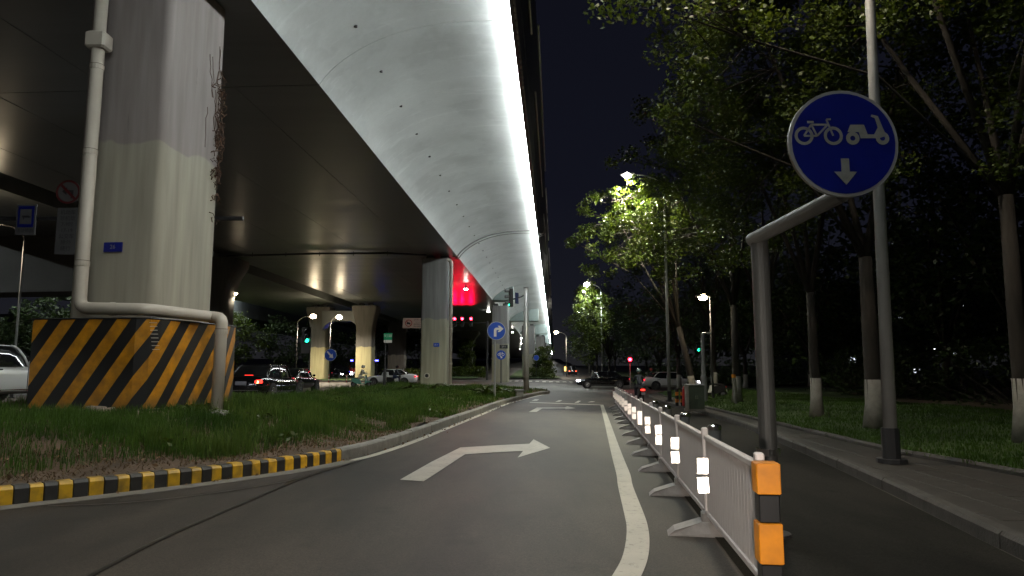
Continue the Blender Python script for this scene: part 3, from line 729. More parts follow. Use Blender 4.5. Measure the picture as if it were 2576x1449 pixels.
# inner twin girder, its own curved edge and a ramp further left
V2 = thing("viaduct", "second parallel viaduct girder beyond the dark gap on the left", "viaduct")
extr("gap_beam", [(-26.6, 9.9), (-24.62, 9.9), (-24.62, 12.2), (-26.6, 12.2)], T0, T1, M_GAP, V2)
for a, b in zip(joints, joints[1:]):
    extr("girder", [(-37.5, 9.0), (-26.65, 9.0), (-26.65, 12.2), (-37.5, 12.2)], a + .02, b - .02, M_CONC, V2)
AR2 = [(-37.51 - (s + 7.27), z) for s, z in ARCH]
extr("haunch", AR2 + [(AR2[-1][0], 11.3), (-37.51, 11.3)], T0, T1, M_HAUNCH, V2)
for k in range(5):
    extr("line_light", [(-43.38, 10.76), (-43.48, 10.80), (-43.48, 10.84), (-43.36, 10.88)], T0 + 24 * k, T0 + 24 * k + 23.9, E_STRIP, V2)
extr("ramp", [(-54, 8.4), (-45.2, 8.7), (-45.2, 11), (-54, 11)], 47, 220, M_CONC, V2)
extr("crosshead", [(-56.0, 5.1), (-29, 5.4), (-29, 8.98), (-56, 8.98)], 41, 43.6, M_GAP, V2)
# under-deck luminaires
def deck_lamp(u, v, y, label, w=900, col=M_GREYP):
    z = Zv(v, y); x = Xu(u, y, z)
    o = thing("deck_lamp", label, "lamp", (x, y, z), group="luminaires hanging under the viaduct")
    mb = MB(); mb.tube([(0, 0, .10), (0, 0, .9)], .03, 6); mb.obj("stem", M_DARKM, o)
    mb = MB(); mb.box((0, 0, .10), (.4, .4, .1), bev=.03); mb.obj("housing", M_DARKM, o)
    mb = MB(); mb.box((0, 0, .0), (.34, .34, .08), bev=.03); mb.obj("lens", E_LAMPC, o)
    ld = bpy.data.lights.new("deck_lamp_light", 'SPOT'); ld.energy = w; ld.spot_size = R(150); ld.spot_blend = .8; ld.color = (1, .97, .9); ld.shadow_soft_size = .25
    lo = bpy.data.objects.new("deck_lamp_light", ld); COL.objects.link(lo); lo.parent = o; lo.location = (0, 0, -.08)
for u, v, y, l in ((1172, 727.5, 66, "nearest white lamp under the viaduct beside the red glow"), (1229, 784, 92, "second white lamp under the viaduct, left of the third pillar"), (1289, 836, 128, "white lamp under the viaduct right of the third pillar"),
                   (1311, 851, 150, "upper one of the small far lamps under the viaduct"), (1311, 864, 175, "middle one of the small far lamps under the viaduct"), (1308, 878, 205, "lowest one of the small far lamps under the viaduct")):
    deck_lamp(u, v, y, l, 1500)

# ================================================================== PILLARS
def rrect(w, d, r, k=3):
    out = []
    for cx, cy, a0 in ((w / 2 - r, d / 2 - r, 0), (-w / 2 + r, d / 2 - r, 90), (-w / 2 + r, -d / 2 + r, 180), (w / 2 - r, -d / 2 + r, 270)):
        for i in range(k + 1):
            a = R(a0 + 90 * i / k); out.append((cx + r * math.cos(a), cy + r * math.sin(a)))
    return out
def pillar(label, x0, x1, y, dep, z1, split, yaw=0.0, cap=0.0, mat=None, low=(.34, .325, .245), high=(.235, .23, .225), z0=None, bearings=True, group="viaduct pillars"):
    w = x1 - x0; cx = (x0 + x1) / 2; cy = y + dep / 2
    if z0 is None: z0 = H(cx, cy) - .1
    o = thing("pillar", label, "pillar", (cx, cy, z0), yaw, group)
    m = mat or two_tone("pillar paint " + str(len(MATS)), low, high)
    mb = MB(); rr = rrect(w, dep, .16); n = len(rr); vs = []; L = z1 - z0
    levels = [(0, 0), (L, 0)] if cap <= 0 else [(0, 0), (L - 3.0, 0), (L - 2.2, cap * .18), (L - 1.3, cap * .5), (L - .7, cap * .9), (L - .5, cap), (L, cap)]
    for z, c in levels:
        k = (w + 2 * c) / w; kd = (dep + c * .6) / dep
        vs += [(a * k, b * kd, z - (split - z0)) for a, b in rr]
    fs = [(j * n + i, j * n + (i + 1) % n, (j + 1) * n + (i + 1) % n, (j + 1) * n + i) for j in range(len(levels) - 1) for i in range(n)]
    fs += [tuple(range(n - 1, -1, -1)), tuple(range((len(levels) - 1) * n, len(levels) * n))]
    mb.add(vs, fs); sh = mb.obj("shaft", m, o, loc=(0, 0, split - z0), smooth='auto')
    if bearings:
        for s in (-1, 1):
            b = MB(); b.box((s * w * .28, 0, L + .16), (w * .28, dep * .3, .34)); b.obj("bearing", M_EDGE, o)
    return o
P1 = pillar("nearest pillar, rising out of the striped guard at left", -9.12, -7.22, 14.0, 2.25, 1.4 + 9.05 + SL * 15 - .02, 6.15, R(-6), z0=.2, bearings=False, low=(.36, .335, .27), high=(.28, .245, .235))
P2 = pillar("second nearest pillar, with a blue number plate and a pipe on its right", -6.60, -4.66, 50.0, 2.5, 9.45, 4.95, R(-5), z0=-.25)
P3 = pillar("third pillar, behind the round right-turn sign", -2.28, -.40, 80.0, 2.4, 8.65, 4.15, R(-5))
P4 = pillar("fourth pillar of the right-hand row, just behind the signal pole", 1.70, 3.66, 110.0, 2.4, 8.15, 3.6, R(-5))
pillar("fifth pillar of the right-hand row, beside the green creeper", 5.0, 7.0, 143.0, 2.4, 7.9, 3.4, R(-5))
pillar("sixth and farthest pillar of the right-hand row", 8.2, 10.2, 176.0, 2.4, 7.4, 3.4, R(-5))
lowy = (.36, .33, .19)
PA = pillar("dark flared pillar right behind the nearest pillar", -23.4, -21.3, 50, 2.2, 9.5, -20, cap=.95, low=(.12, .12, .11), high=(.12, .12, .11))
PB = pillar("flared pillar at the right end of the portal beam, pale below", -18.75, -16.8, 82, 2.2, 8.85, 3.9, cap=.55, low=lowy, high=(.13, .125, .115))
PC = pillar("flared pillar at the left end of the portal beam, pale below", -24.85, -22.95, 84, 2.2, 8.85, 3.9, cap=.55, low=lowy, high=(.13, .125, .115))
mb = MB(); zt = 8.3; zb = 7.05
pts = [(-23.2, 83, zt), (-18.5, 83, zt), (-18.5, 83, zb - 1.1), (-18.9, 83, zb - .5), (-19.6, 83, zb), (-22.0, 83, zb), (-22.7, 83, zb - .5), (-23.1, 83, zb - 1.1)]
mb.prism(pts, (0, 1.8, 0)); PBm = thing("portal_beam", "grey beam with rounded corners joining two flared pillars", "beam"); mb.obj("beam", M_CONC, PBm)
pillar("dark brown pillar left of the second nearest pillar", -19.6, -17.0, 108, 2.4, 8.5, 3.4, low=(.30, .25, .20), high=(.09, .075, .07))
pillar("slim pale pillar far behind the brown one", -24.6, -22.9, 142, 2.4, 8.0, 8.0, low=(.34, .30, .25))
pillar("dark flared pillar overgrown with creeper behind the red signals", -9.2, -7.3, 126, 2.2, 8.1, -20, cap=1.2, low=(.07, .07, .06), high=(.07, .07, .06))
mb = MB(); mb.prism([(-20, 127, 7.9), (-7.3, 127, 7.9), (-7.3, 127, 5.2), (-8.2, 127, 6.4), (-9.5, 127, 6.8), (-18, 127, 6.8), (-20, 127, 5.6)], (0, 2, 0))
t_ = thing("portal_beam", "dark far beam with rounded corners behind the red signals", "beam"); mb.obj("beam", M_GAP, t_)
# number plates, pipe stub, stains, downpipes
def plate(parent, x, y, z, w, h, txt, mat=M_BLUE, tm=M_SIGNW, name="number_plate"):
    o = MB(); o.box((0, 0, 0), (w, .03, h)); q = o.obj(name, mat, parent, loc=(x, y, z))
    if txt: text("lettering", txt, h * .62, (0, -.018, 0), (R(90), 0, 0), tm, q, .001)
    return q
def loc_on(o, u, v, y):
    p = Vector(P(u, v, y)); return o.matrix_basis.inverted() @ p
q = loc_on(P1, 282, 621, 13.95); plate(P1, q.x, -1.15, q.z, .40, .20, "26", M_BLUED, M_SIGND)
q = loc_on(P2, 1098, 867.5, 50); plate(P2, q.x, -1.27, q.z, .42, .27, "26-1")
q = loc_on(P3, (1400 + 1180 / 2.414) / 1.4907, (900 + 966 / 2.414) / 1.4907, 80)
plate(P3, q.x, -1.22, q.z, .95, .42, "27-1", M_DARKM)
mb = MB(); q = loc_on(P2, 1074, 945, 50); mb.tube([(q.x, -1.24, q.z), (q.x, -1.36, q.z)], .20, 14); mb.obj("pipe_stub", M_PIPE, P2)
mb = MB(); mb.tube([(q.x, -1.33, q.z), (q.x, -1.365, q.z)], .13, 14); mb.obj("pipe_mouth", M_BLACKPL, P2)
# dirty root tangle on the right face of pillar 1 (dry creeper)
rs = np.random.RandomState(3); mb = MB()
ca, sa = math.cos(R(-6)), math.sin(R(-6))
def face1(ly, z, off=.0):
    lx = .955 + off; return Vector((-8.17 + lx * ca - ly * sa, 15.125 + lx * sa + ly * ca, z))
for zc0, zs, n_ in ((8.15, .22, 26), (7.05, .30, 46), (6.2, .22, 26), (5.5, .35, 12)):
    for i in range(n_):
        ly = 1.08 - abs(rs.normal(0, .16)); z = rs.normal(zc0, zs); q = [face1(ly, z, .01)]
        for k in range(4):
            ly += rs.normal(0, .07); z -= rs.uniform(-.03, .13); q.append(face1(min(1.16, ly), z, rs.uniform(.0, .09)))
        mb.tube(q, rs.uniform(.004, .013), 4)
for i in range(9):
    ly = rs.uniform(.35, 1.0); z = rs.uniform(7.4, 9.2); q = [face1(ly, z, .006)]
    for k in range(7): ly += rs.normal(0, .03); z -= .14; q.append(face1(min(1.1, ly), z, .008))
    mb.tube(q, .006, 4)
cr_ = mb.obj("creeper_root", pm("dry creeper", (.05, .028, .016), (.10, .05, .03), scale=4, rough=.95)); tag(cr_, "dry brown creeper roots clinging to the right face of the nearest pillar", "plant", kind="stuff")

def downpipe(label, pts, r, seams, box=None):
    o = thing("downpipe", label, "pipe")
    mb = MB(); mb.tube(pts, r, 16); mb.obj("pipe", M_PIPE, o, smooth=True)
    for c, d in seams:
        s = MB(); s.tube([Vector(c) - Vector(d) * .05, Vector(c) + Vector(d) * .05], r * 1.10, 16); s.obj("collar", M_PIPE, o, smooth=False)
        s = MB(); s.tube([Vector(c) + Vector(d) * .051, Vector(c) + Vector(d) * .062], r * 1.06, 16); s.obj("seam", M_SEAM, o)
    if box: b = MB(); b.box(box[0], box[1], bev=.04); b.obj("rain_box", M_PIPE, o)
def bend(pts, r=.22, k=4):
    out = [Vector(pts[0])]
    for a, b, c in zip(pts, pts[1:], pts[2:]):
        a, b, c = Vector(a), Vector(b), Vector(c); u = (a - b).normalized(); w = (c - b).normalized()
        rr = min(r, (a - b).length * .45, (c - b).length * .45)
        for i in range(k + 1):
            t = i / k; out.append((b + u * rr) * (1 - t) ** 2 + 2 * b * t * (1 - t) + (b + w * rr) * t * t)
    out.append(Vector(pts[-1])); return out
y1 = 13.74
A_ = Vector((-8.74, y1, 9.9)); B_ = Vector((-8.74, y1, Zv(775, y1)))
C_ = Vector((-7.25, y1 - .22, Zv(781, y1))); D_ = Vector((-6.62, 15.0, Zv(797, 15.0))); E_ = Vector((-6.34, 14.9, Zv(801, 15.0))); F_ = Vector((-6.36, 14.9, .28))
dz = Vector((0, 0, 1))
downpipe("thick beige downpipe running down and round the nearest pillar", bend([A_, B_, C_, D_, E_, F_]), .125,
         [((-8.74, y1, Zv(383, y1)), dz), ((-8.74, y1, Zv(170, y1)), dz), ((-8.74, y1, Zv(663, y1)), dz), ((-6.34, 14.9, Zv(835, 15)), dz), ((-8.0, y1 - .09, Zv(778, y1)), Vector((1, 0, 0)))],
         ((-8.74, y1, 8.25), (.42, .36, .36)))
xx = -4.50
downpipe("pale downpipe along the right side of the second nearest pillar", bend([(xx - .5, 50.1, 9.35), (xx, 50.1, 9.3), (xx, 50.1, .0)], .25), .13,
         [((xx, 50.1, Zv(v, 50)), dz) for v in (740, 826, 915)] + [((xx, 50.1, 8.75), dz)])
mb = MB(); mb.box((-4.2, 50.3, -.02), (1.6, 1.6, .45), bev=.03); tag(mb.obj("footing", M_KERB), "low concrete footing block beside the second nearest pillar", "block")

# ---------------- striped guard round pillar 1
def stripes_mat():
    m, t, out = _nodes("guard stripes")
    uv = N(t, "ShaderNodeUVMap"); sp = N(t, "ShaderNodeSeparateXYZ"); t.links.new(uv.outputs[0], sp.inputs[0])
    ma = N(t, "ShaderNodeMath", operation='MULTIPLY_ADD'); ma.inputs[1].default_value = -.70; t.links.new(sp.outputs["Y"], ma.inputs[0]); t.links.new(sp.outputs["X"], ma.inputs[2])
    dv = N(t, "ShaderNodeMath", operation='DIVIDE'); dv.inputs[1].default_value = .60; t.links.new(ma.outputs[0], dv.inputs[0])
    fr = N(t, "ShaderNodeMath", operation='FRACT'); t.links.new(dv.outputs[0], fr.inputs[0])
    gt = N(t, "ShaderNodeMath", operation='GREATER_THAN'); gt.inputs[1].default_value = .5; t.links.new(fr.outputs[0], gt.inputs[0])
    nz = N(t, "ShaderNodeTexNoise"); nz.inputs["Scale"].default_value = 5; nz.inputs["Detail"].default_value = 8; t.links.new(uv.outputs[0], nz.inputs["Vector"])
    r1 = N(t, "ShaderNodeValToRGB"); r1.color_ramp.elements[0].color = (.42, .17, .008, 1); r1.color_ramp.elements[1].color = (.66, .28, .012, 1)
    r1.color_ramp.elements[0].position = .35; r1.color_ramp.elements[1].position = .65
    t.links.new(nz.outputs["Fac"], r1.inputs[0])
    g1 = N(t, "ShaderNodeTexNoise"); g1.inputs["Scale"].default_value = 2.2; g1.inputs["Detail"].default_value = 10; g1.inputs["Roughness"].default_value = .75; t.links.new(uv.outputs[0], g1.inputs["Vector"])
    gm = N(t, "ShaderNodeMapRange"); gm.inputs["From Min"].default_value = .42; gm.inputs["From Max"].default_value = .68; t.links.new(g1.outputs["Fac"], gm.inputs[0])
    bt = N(t, "ShaderNodeMapRange"); bt.inputs["From Min"].default_value = .35; bt.inputs["From Max"].default_value = 0.0; bt.inputs["To Max"].default_value = .55; t.links.new(sp.outputs["Y"], bt.inputs[0])
    gs_ = N(t, "ShaderNodeMath", operation='MULTIPLY_ADD', use_clamp=True); gs_.inputs[1].default_value = .55; t.links.new(gm.outputs[0], gs_.inputs[0]); t.links.new(bt.outputs[0], gs_.inputs[2])
    gx_ = N(t, "ShaderNodeMix", data_type='RGBA'); gx_.inputs[7].default_value = (.10, .065, .035, 1); t.links.new(gs_.outputs[0], gx_.inputs[0]); t.links.new(r1.outputs[0], gx_.inputs[6])
    bo = N(t, "ShaderNodeBsdfPrincipled"); bo.inputs["Roughness"].default_value = .4; t.links.new(gx_.outputs[2], bo.inputs["Base Color"])
    g_ = N(t, "ShaderNodeBsdfAnisotropic"); g_.inputs["Color"].default_value = (1, .5, .03, 1); g_.inputs["Roughness"].default_value = .5
    ge = N(t, "ShaderNodeNewGeometry"); t.links.new(ge.outputs["Incoming"], g_.inputs["Normal"])
    mo = N(t, "ShaderNodeMixShader"); mo.inputs[0].default_value = .07; t.links.new(bo.outputs[0], mo.inputs[1]); t.links.new(g_.outputs[0], mo.inputs[2])
    bb = N(t, "ShaderNodeBsdfPrincipled"); bb.inputs["Base Color"].default_value = (.012, .012, .012, 1); bb.inputs["Roughness"].default_value = .5
    mx = N(t, "ShaderNodeMixShader"); t.links.new(gt.outputs[0], mx.inputs[0]); t.links.new(mo.outputs[0], mx.inputs[1]); t.links.new(bb.outputs[0], mx.inputs[2])
    t.links.new(mx.outputs[0], out.inputs[0]); return m
GO = thing("crash_guard", "orange and black striped sheet guard wrapped round the foot of the nearest pillar", "guard")
base = [(-9.62, 13.70), (-7.40, 13.42), (-7.14, 13.48), (-7.05, 13.72), (-6.60, 15.85), (-6.64, 16.4), (-9.2, 16.9), (-9.6, 16.6), (-9.75, 14.05)]
base = base[:1] + base[1:]
zb0, zt0 = .60, 2.36
def guard_z(i): return zb0
me_v = []; me_f = []; uvl = []
loop = base + [base[0]]; s_ = 0.0; ss = [0.0]
for a, b in zip(loop, loop[1:]): s_ += math.hypot(b[0] - a[0], b[1] - a[1]); ss.append(s_)
for k, (x, y) in enumerate(loop):
    me_v += [(x, y, zb0), (x, y, zt0)]
for k in range(len(loop) - 1): me_f.append((2 * k, 2 * k + 2, 2 * k + 3, 2 * k + 1)); uvl.append([(ss[k], 0), (ss[k + 1], 0), (ss[k + 1], zt0 - zb0), (ss[k], zt0 - zb0)])
me = bpy.data.meshes.new("striped_sheet"); me.from_pydata(me_v, [], me_f); uvy = me.uv_layers.new(name="UVMap")
li = 0
for quad in uvl:
    for c in quad: uvy.data[li].uv = c; li += 1
me.materials.append(stripes_mat()); gs = bpy.data.objects.new("striped_sheet", me); COL.objects.link(gs); gs.parent = GO
md = gs.modifiers.new("thickness", "SOLIDIFY"); md.thickness = .03; md.offset = -1
cx_, cy_ = -8.4, 15.2
for z in (zb0 - .03, zt0 + .012):
    mb = MB(); mb.tube([(x, y, z) for x, y in loop], .018, 6); mb.obj("rim", M_DARKM, GO)
for i, (x, y) in enumerate(loop[:-1:2]):
    mb = MB(); mb.box((x * .96 + cx_ * .04, y * .96 + cy_ * .04, zb0 - .25), (.10, .10, .6)); mb.obj("frame_leg", M_DARKM, GO)
# reflective chips scattered by the seam
mb = MB()
for i in range(8): mb.box((-7.05 + .012 * i, 13.40 - .0 * i, zt0 - .08 - .075 * i), (.13, .012, .012), rz=.3)
mb.obj("reflective_chip", M_REFL, GO)
RB = thing("rubble", "broken concrete pieces and a slab lying under the striped guard", "rubble")
for i in range(22):
    u = random.uniform(-9.7, -6.5); y = 13.35 + random.uniform(-.25, .25) if u < -7 else random.uniform(13.4, 15.0)
    mb = MB(); s = random.uniform(.05, .16); mb.box((0, 0, 0), (s * 2, s * 1.3, s), rz=random.uniform(0, 3), bev=.02)
    o = mb.obj("stone", M_BRICKC, RB, loc=(u, y, Hi(u, y) + s * .3)); o.rotation_euler = (random.uniform(-.4, .4), random.uniform(-.4, .4), 0)
mb = MB(); mb.box((-6.55, 14.4, Hi(-6.5, 14.4) + .05), (1.1, .8, .12), rz=.2, bev=.02); mb.obj("slab", M_KERB, RB)
# ================================================================== STREET LAMPS
def street_lamp(label, bx, by, top, arm, power=LAMP_W, pm_=None, tilt=0.0, col=(1, .84, .62), lens=None, group="street lamps", r0=.085, lampz=None, warm=True, bz=None):
    """tapered pole with a curved arm; arm = (dx, dy) reach of the lamp head"""
    z0 = H(bx, by) + (.15 if bz is None else bz)
    o = thing("street_lamp", label, "street lamp", (bx, by, z0), 0, group)
    Ht = top - z0
    mb = MB(); mb.tube([(0, 0, 0), (tilt * .5, 0, Ht * .5), (tilt, 0, Ht - .9)], [r0, r0 * .78, r0 * .6], 14); mb.obj("pole", pm_ or M_GREYP, o, smooth=True)
    mb = MB(); mb.tube([(0, 0, 0), (0, 0, .06)], r0 * 2.1, 12); mb.tube([(0, 0, .06), (0, 0, .5)], r0 * 1.25, 12); mb.obj("base_flange", M_DARKM, o)
    ax, ay = arm; L = math.hypot(ax, ay); k = max(0, (L - .45) / L)
    pts = [(tilt, 0, Ht - .92)] + [(tilt + ax * k * (1 - math.cos(t)) , ay * k * (1 - math.cos(t)), Ht - .92 + .85 * math.sin(t)) for t in [R(a) for a in (15, 30, 45, 60, 75, 90)]]
    mb = MB(); mb.tube(pts, r0 * .42, 10); mb.obj("arm", M_GREYP, o, smooth=True)
    a = math.atan2(ay, ax); hx, hy = tilt + ax * (L - .1) / L, ay * (L - .1) / L
    mb = MB(); mb.box((hx, hy, Ht - .03), (.72, .30, .10), rz=a, bev=.03); hd = mb.obj("lamp_head", M_GREYP, o)
    mb = MB(); mb.ball((hx, hy, Ht - .10), .20, sc=(1.15, .9, .75), n=14, m=8) if by < 60 else mb.ball((hx, hy, Ht - .1), .30, sc=(1.1, .95, .8), n=14, m=8); mb.obj("lens", lens or (E_LAMP if warm else E_LAMPC), hd)  # lens ball enlarged to imitate lamp glare, larger far away
    if power:
        ld = bpy.data.lights.new("street_lamp_light", 'SPOT'); ld.energy = power; ld.spot_size = R(158); ld.spot_blend = .7; ld.color = col; ld.shadow_soft_size = .16
        lo = bpy.data.objects.new("street_lamp_light", ld); COL.objects.link(lo); lo.parent = o; lo.location = (hx, hy, Ht - .32)
    return o
street_lamp("tall pale lamp pole at right, standing on the pavement beside the lawn", 5.55, 10.2, 11.6, (-2.2, .15), LAMP_W * .46, tilt=.18, r0=.098, col=(1, .86, .68))
street_lamp("slim lamp pole before the white sedan, its lamp inside the lit tree top", 7.75, 34.0, 11.3, (-1.95, .1), LAMP_W * 2.6, r0=.085, col=(1, .96, .72), warm=False)
street_lamp("lamp with a curved arm behind the black hatchback, beside the small lit tree", 10.1, 77, 10.9, (-1.7, .1), LAMP_W * 3.2, r0=.095, col=(.95, 1, .86), warm=False)
street_lamp("short post lamp among the trees above the green signal", 10.05, 34.5, 5.05, (-.45, 0), LAMP_W * .06, r0=.06, pm_=M_POLE)
street_lamp("glaring low lamp just right of the viaduct end", 9.6, 121, 7.7, (-1.9, 0), LAMP_W * 1.6, r0=.09)
street_lamp("faint distant lamp left of the lit trees", 14.6, 130, 12.1, (-2, 0), LAMP_W * .6, warm=False)
street_lamp("lamp behind the dark flared pillar at left", -22.4, 52, 7.15, (1.2, 0), LAMP_W * .42, bz=0, r0=.09, pm_=M_DARKM)
street_lamp("brightest lamp in front of the left portal pillar", -24.2, 77, 7.25, (1.9, -.2), LAMP_W * 2.2, bz=0, r0=.07, pm_=M_DARKM)
street_lamp("lamp on a thin pole between the two portal pillars", -20.6, 77.5, 7.2, (1.1, -.2), LAMP_W * 1.8, bz=0, r0=.07, pm_=M_DARKM)
street_lamp("bare slim pole behind the white car at the left edge", -23.2, 32, 8.3, (-2.0, .2), LAMP_W * .25, bz=0, r0=.06)
# the row goes on behind the viewpoint
street_lamp("lamp of the same row standing behind the viewpoint", 3.6, -15, 11.4, (-2.2, .1), LAMP_W * .14, col=(1, .83, .64))
street_lamp("lamp over the main road behind the viewpoint", -16.5, -6, 9.0, (2.0, 0), LAMP_W * .25, bz=0)
# head lamp of the vehicle that carries the camera
hl = thing("scooter_headlamp", "head lamp of the vehicle riding along the slip lane", "headlamp", (.12, -.25, 1.02))
mb = MB(); mb.tube([(0, -.16, 0), (0, -.02, 0)], [.05, .09], 16); mb.obj("housing", M_BLACKPL, hl)
ld = bpy.data.lights.new("headlamp_light", 'SPOT'); ld.energy = HEAD_W; ld.spot_size = R(60); ld.spot_blend = .65; ld.color = (1, .88, .76); ld.shadow_soft_size = .06
lo = bpy.data.objects.new("headlamp_light", ld); COL.objects.link(lo); lo.parent = hl; lo.location = (0, .03, 0); lo.rotation_euler = (R(83.5), 0, R(-6))

# ================================================================== VEGETATION
def leaves(centres, n_per, spread, size, rs, squash=.75):
    """leaf-sized quads, bent along the midrib, scattered in clumps"""
    C = np.repeat(np.asarray(centres, dtype=float), n_per, axis=0); n = len(C)
    d = rs.normal(size=(n, 3)); d /= np.linalg.norm(d, axis=1)[:, None]
    rad = spread * rs.uniform(.1, 1, n) ** .6
    C = C + d * rad[:, None] * np.array([1, 1, squash])
    a = rs.normal(size=(n, 3)); a[:, 2] *= .5; a /= np.linalg.norm(a, axis=1)[:, None]
    b = rs.normal(size=(n, 3)); b -= a * (a * b).sum(1)[:, None]; b /= np.linalg.norm(b, axis=1)[:, None]
    s = size * rs.uniform(.6, 1.3, n)[:, None]
    V = np.stack([C - a * s * .5, C + b * s * .32 - a * s * .05, C + a * s * .55, C - b * s * .32 - a * s * .05], axis=1).reshape(-1, 3)
    F = np.arange(4 * n).reshape(-1, 4)
    return V, F
TREE_N = 0
def tree(label, x, y, crown, rad, trunk_r=.2, z0=None, lime=1.2, clumps=120, per=38, size=.17, leaf=None, spread=.62, seed=None, extra=(), lean=(0, 0), group="trees on the right", forks=5, yellow=0, fork_z=None):
    """crown = (cx, cy, cz) world; rad = (rx, ry, rz)"""
    global TREE_N; TREE_N += 1
    rs = np.random.RandomState(seed if seed is not None else 100 + TREE_N)
    if z0 is None: z0 = Hl(x, y) - .05 if x > 4 and y < 50 else H(x, y)
    o = thing("tree", label, "tree", (x, y, z0), 0, group)
    cx, cy, cz = crown[0] - x, crown[1] - y, crown[2] - z0
    fz = fork_z or max(1.8, (cz - rad[2]) * .9)
    mb = MB(); t0 = Vector((lean[0], lean[1], fz))
    mb.tube([(0, 0, 0), (lean[0] * .1 + .02, lean[1] * .1, fz * .15), (lean[0] * .4, lean[1] * .4, fz * .5), t0], [trunk_r * 1.35, trunk_r, trunk_r * .86, trunk_r * .74], 10)
    tips = []
    # limbs towards clumps
    cl = []
    for i in range(clumps):
        d = rs.normal(size=3); d /= np.linalg.norm(d); k = rs.uniform(.35, 1) ** .5
        w = 1 + .22 * math.sin(d[0] * 5 + TREE_N) + .18 * math.sin(d[2] * 6 + d[1] * 4 + TREE_N * 2)
        cl.append((cx + d[0] * rad[0] * k * w, cy + d[1] * rad[1] * k * w, cz + d[2] * rad[2] * k * w))
    cl_n = len(cl)
    for q in extra: cl.append((q[0] - x, q[1] - y, q[2] - z0))
    mains = []
    for i in range(forks):
        a = 2 * math.pi * i / forks + rs.uniform(-.4, .4)
        e_ = Vector((cx + math.cos(a) * rad[0] * .5, cy + math.sin(a) * rad[1] * .5, cz + rad[2] * rs.uniform(-.1, .45)))
        mid = t0.lerp(e_, .5) + Vector((0, 0, .25 * rad[2] * rs.uniform(-.3, .4)))
        mb.tube([t0 - Vector((0, 0, .1)), mid, e_], [trunk_r * .5, trunk_r * .32, trunk_r * .14], 7); mains += [mid, e_, mid.lerp(e_, .5)]
    for q in (cl[:cl_n])[::2]:
        q = Vector(q); m = min(mains, key=lambda w: (w - q).length)
        md_ = m.lerp(q, .55) + Vector(rs.normal(size=3) * .12)
        mb.tube([m, md_, q], [trunk_r * .13, trunk_r * .08, trunk_r * .03], 4, caps=False)
    if extra:
        E = [Vector((q[0] - x, q[1] - y, q[2] - z0)) for q in extra]; mean = sum(E, Vector()) / len(E)
        a_ = t0 + Vector((0, 0, .4)); b_ = a_.lerp(mean, .45) + Vector((.1, -.2, .5)); c_ = a_.lerp(mean, .8) + Vector((0, .1, .25))
        mb.tube([t0, b_, c_, mean], [trunk_r * .22, trunk_r * .13, .02, .012], 6)
        for q in E: mb.tube([c_ if rs.rand() < .6 else mean, c_.lerp(q, .6) + Vector((0, 0, .08)), q], [.014, .010, .005], 4, caps=False)
    mb.obj("trunk", M_BARK, o, smooth=True)
    if lime:
        lb = MB(); lb.tube([(0, 0, .02), (lean[0] * .1 + .02, lean[1] * .1, fz * .15), (lean[0] * .1 + .02 + (lean[0] * .3) * max(0, (lime - fz * .15)) / (fz * .35), lean[1] * .1 + (lean[1] * .3) * max(0, (lime - fz * .15)) / (fz * .35), max(lime, fz * .15 + .1))], [trunk_r * 1.38, trunk_r * 1.04, trunk_r * .99], 12)
        lb.obj("lime_wash", M_LIME, o, smooth=True)
    V, F = leaves(cl, per, spread, size, rs)
    cr2 = raw("crown", V, F, [leaf or M_LEAF], o)
    if yellow:
        pick = [cl[i] for i in rs.choice(len(cl), yellow)]; V, F = leaves(pick, 14, spread * .5, size, rs)
        raw("yellow_leaves", V, F, [M_LEAFY], o)
    return o
tree("lime-washed tree farthest right in the row, partly out of frame", 9.25, 12.5, (8.6, 12.5, 9.6), (4.6, 4.2, 3.6), .17, clumps=150, per=190, size=.10, spread=.52, extra=[(2.3, 10.6, 7.35), (3.0, 10.8, 7.5), (1.6, 10.3, 7.2), (3.7, 11, 7.7), (2.7, 10.5, 7.9), (4.3, 11.2, 7.3), (3.2, 11.5, 6.6), (3.5, 11.7, 6.2), (2.0, 10.9, 7.9)], yellow=12, fork_z=4.6)
tree("stout lime-washed tree just left of the tall pale lamp pole", 8.75, 16.7, (8.0, 16.5, 9.3), (4.5, 4.3, 3.9), .21, clumps=150, per=180, size=.105, spread=.54, yellow=14, extra=[(3.6, 14.5, 6.9), (4.2, 14.6, 7.4), (3.9, 15, 6.3)], fork_z=4.2)
tree("lime-washed tree seen between the bent sign pole and the stout tree", 9.15, 20.8, (8.6, 21, 9.2), (4.2, 4, 3.9), .16, clumps=125, per=150, size=.115, spread=.55, yellow=8, fork_z=3.8)
tree("slender tree behind the bent sign pole", 9.6, 25.8, (9.2, 26, 9.4), (4.0, 4, 4.2), .15, clumps=115, per=95, size=.145, spread=.55, fork_z=3.5)
tree("lime-washed tree beside the yellow-topped post", 10.1, 31, (9.4, 31, 9.6), (4.2, 4, 4.0), .19, clumps=115, per=90, size=.145, spread=.55, fork_z=4.4, yellow=6)
tree("tree lit from within by the street lamp, bright yellow-green on its left side", 9.7, 36.8, (7.15, 35.6, 8.9), (3.2, 3.0, 2.9), .19, clumps=190, per=80, size=.155, spread=.46, lime=1.2, lean=(-.8, -.3), fork_z=3.8, yellow=5, extra=[(3.4, 36, 8.2), (3.2, 36, 8.0)])
tree("dark tall tree behind the lit tree", 12.6, 43, (11.6, 43, 9.5), (4.6, 4.2, 5.0), .2, clumps=150, per=36, size=.2, leaf=M_LEAFD, fork_z=4)
tree("small tree glowing green under the curved-arm lamp", 11.2, 79, (9.4, 77.5, 7.6), (2.4, 2.6, 4.4), .16, clumps=150, per=36, size=.26, spread=.7, fork_z=2.8)
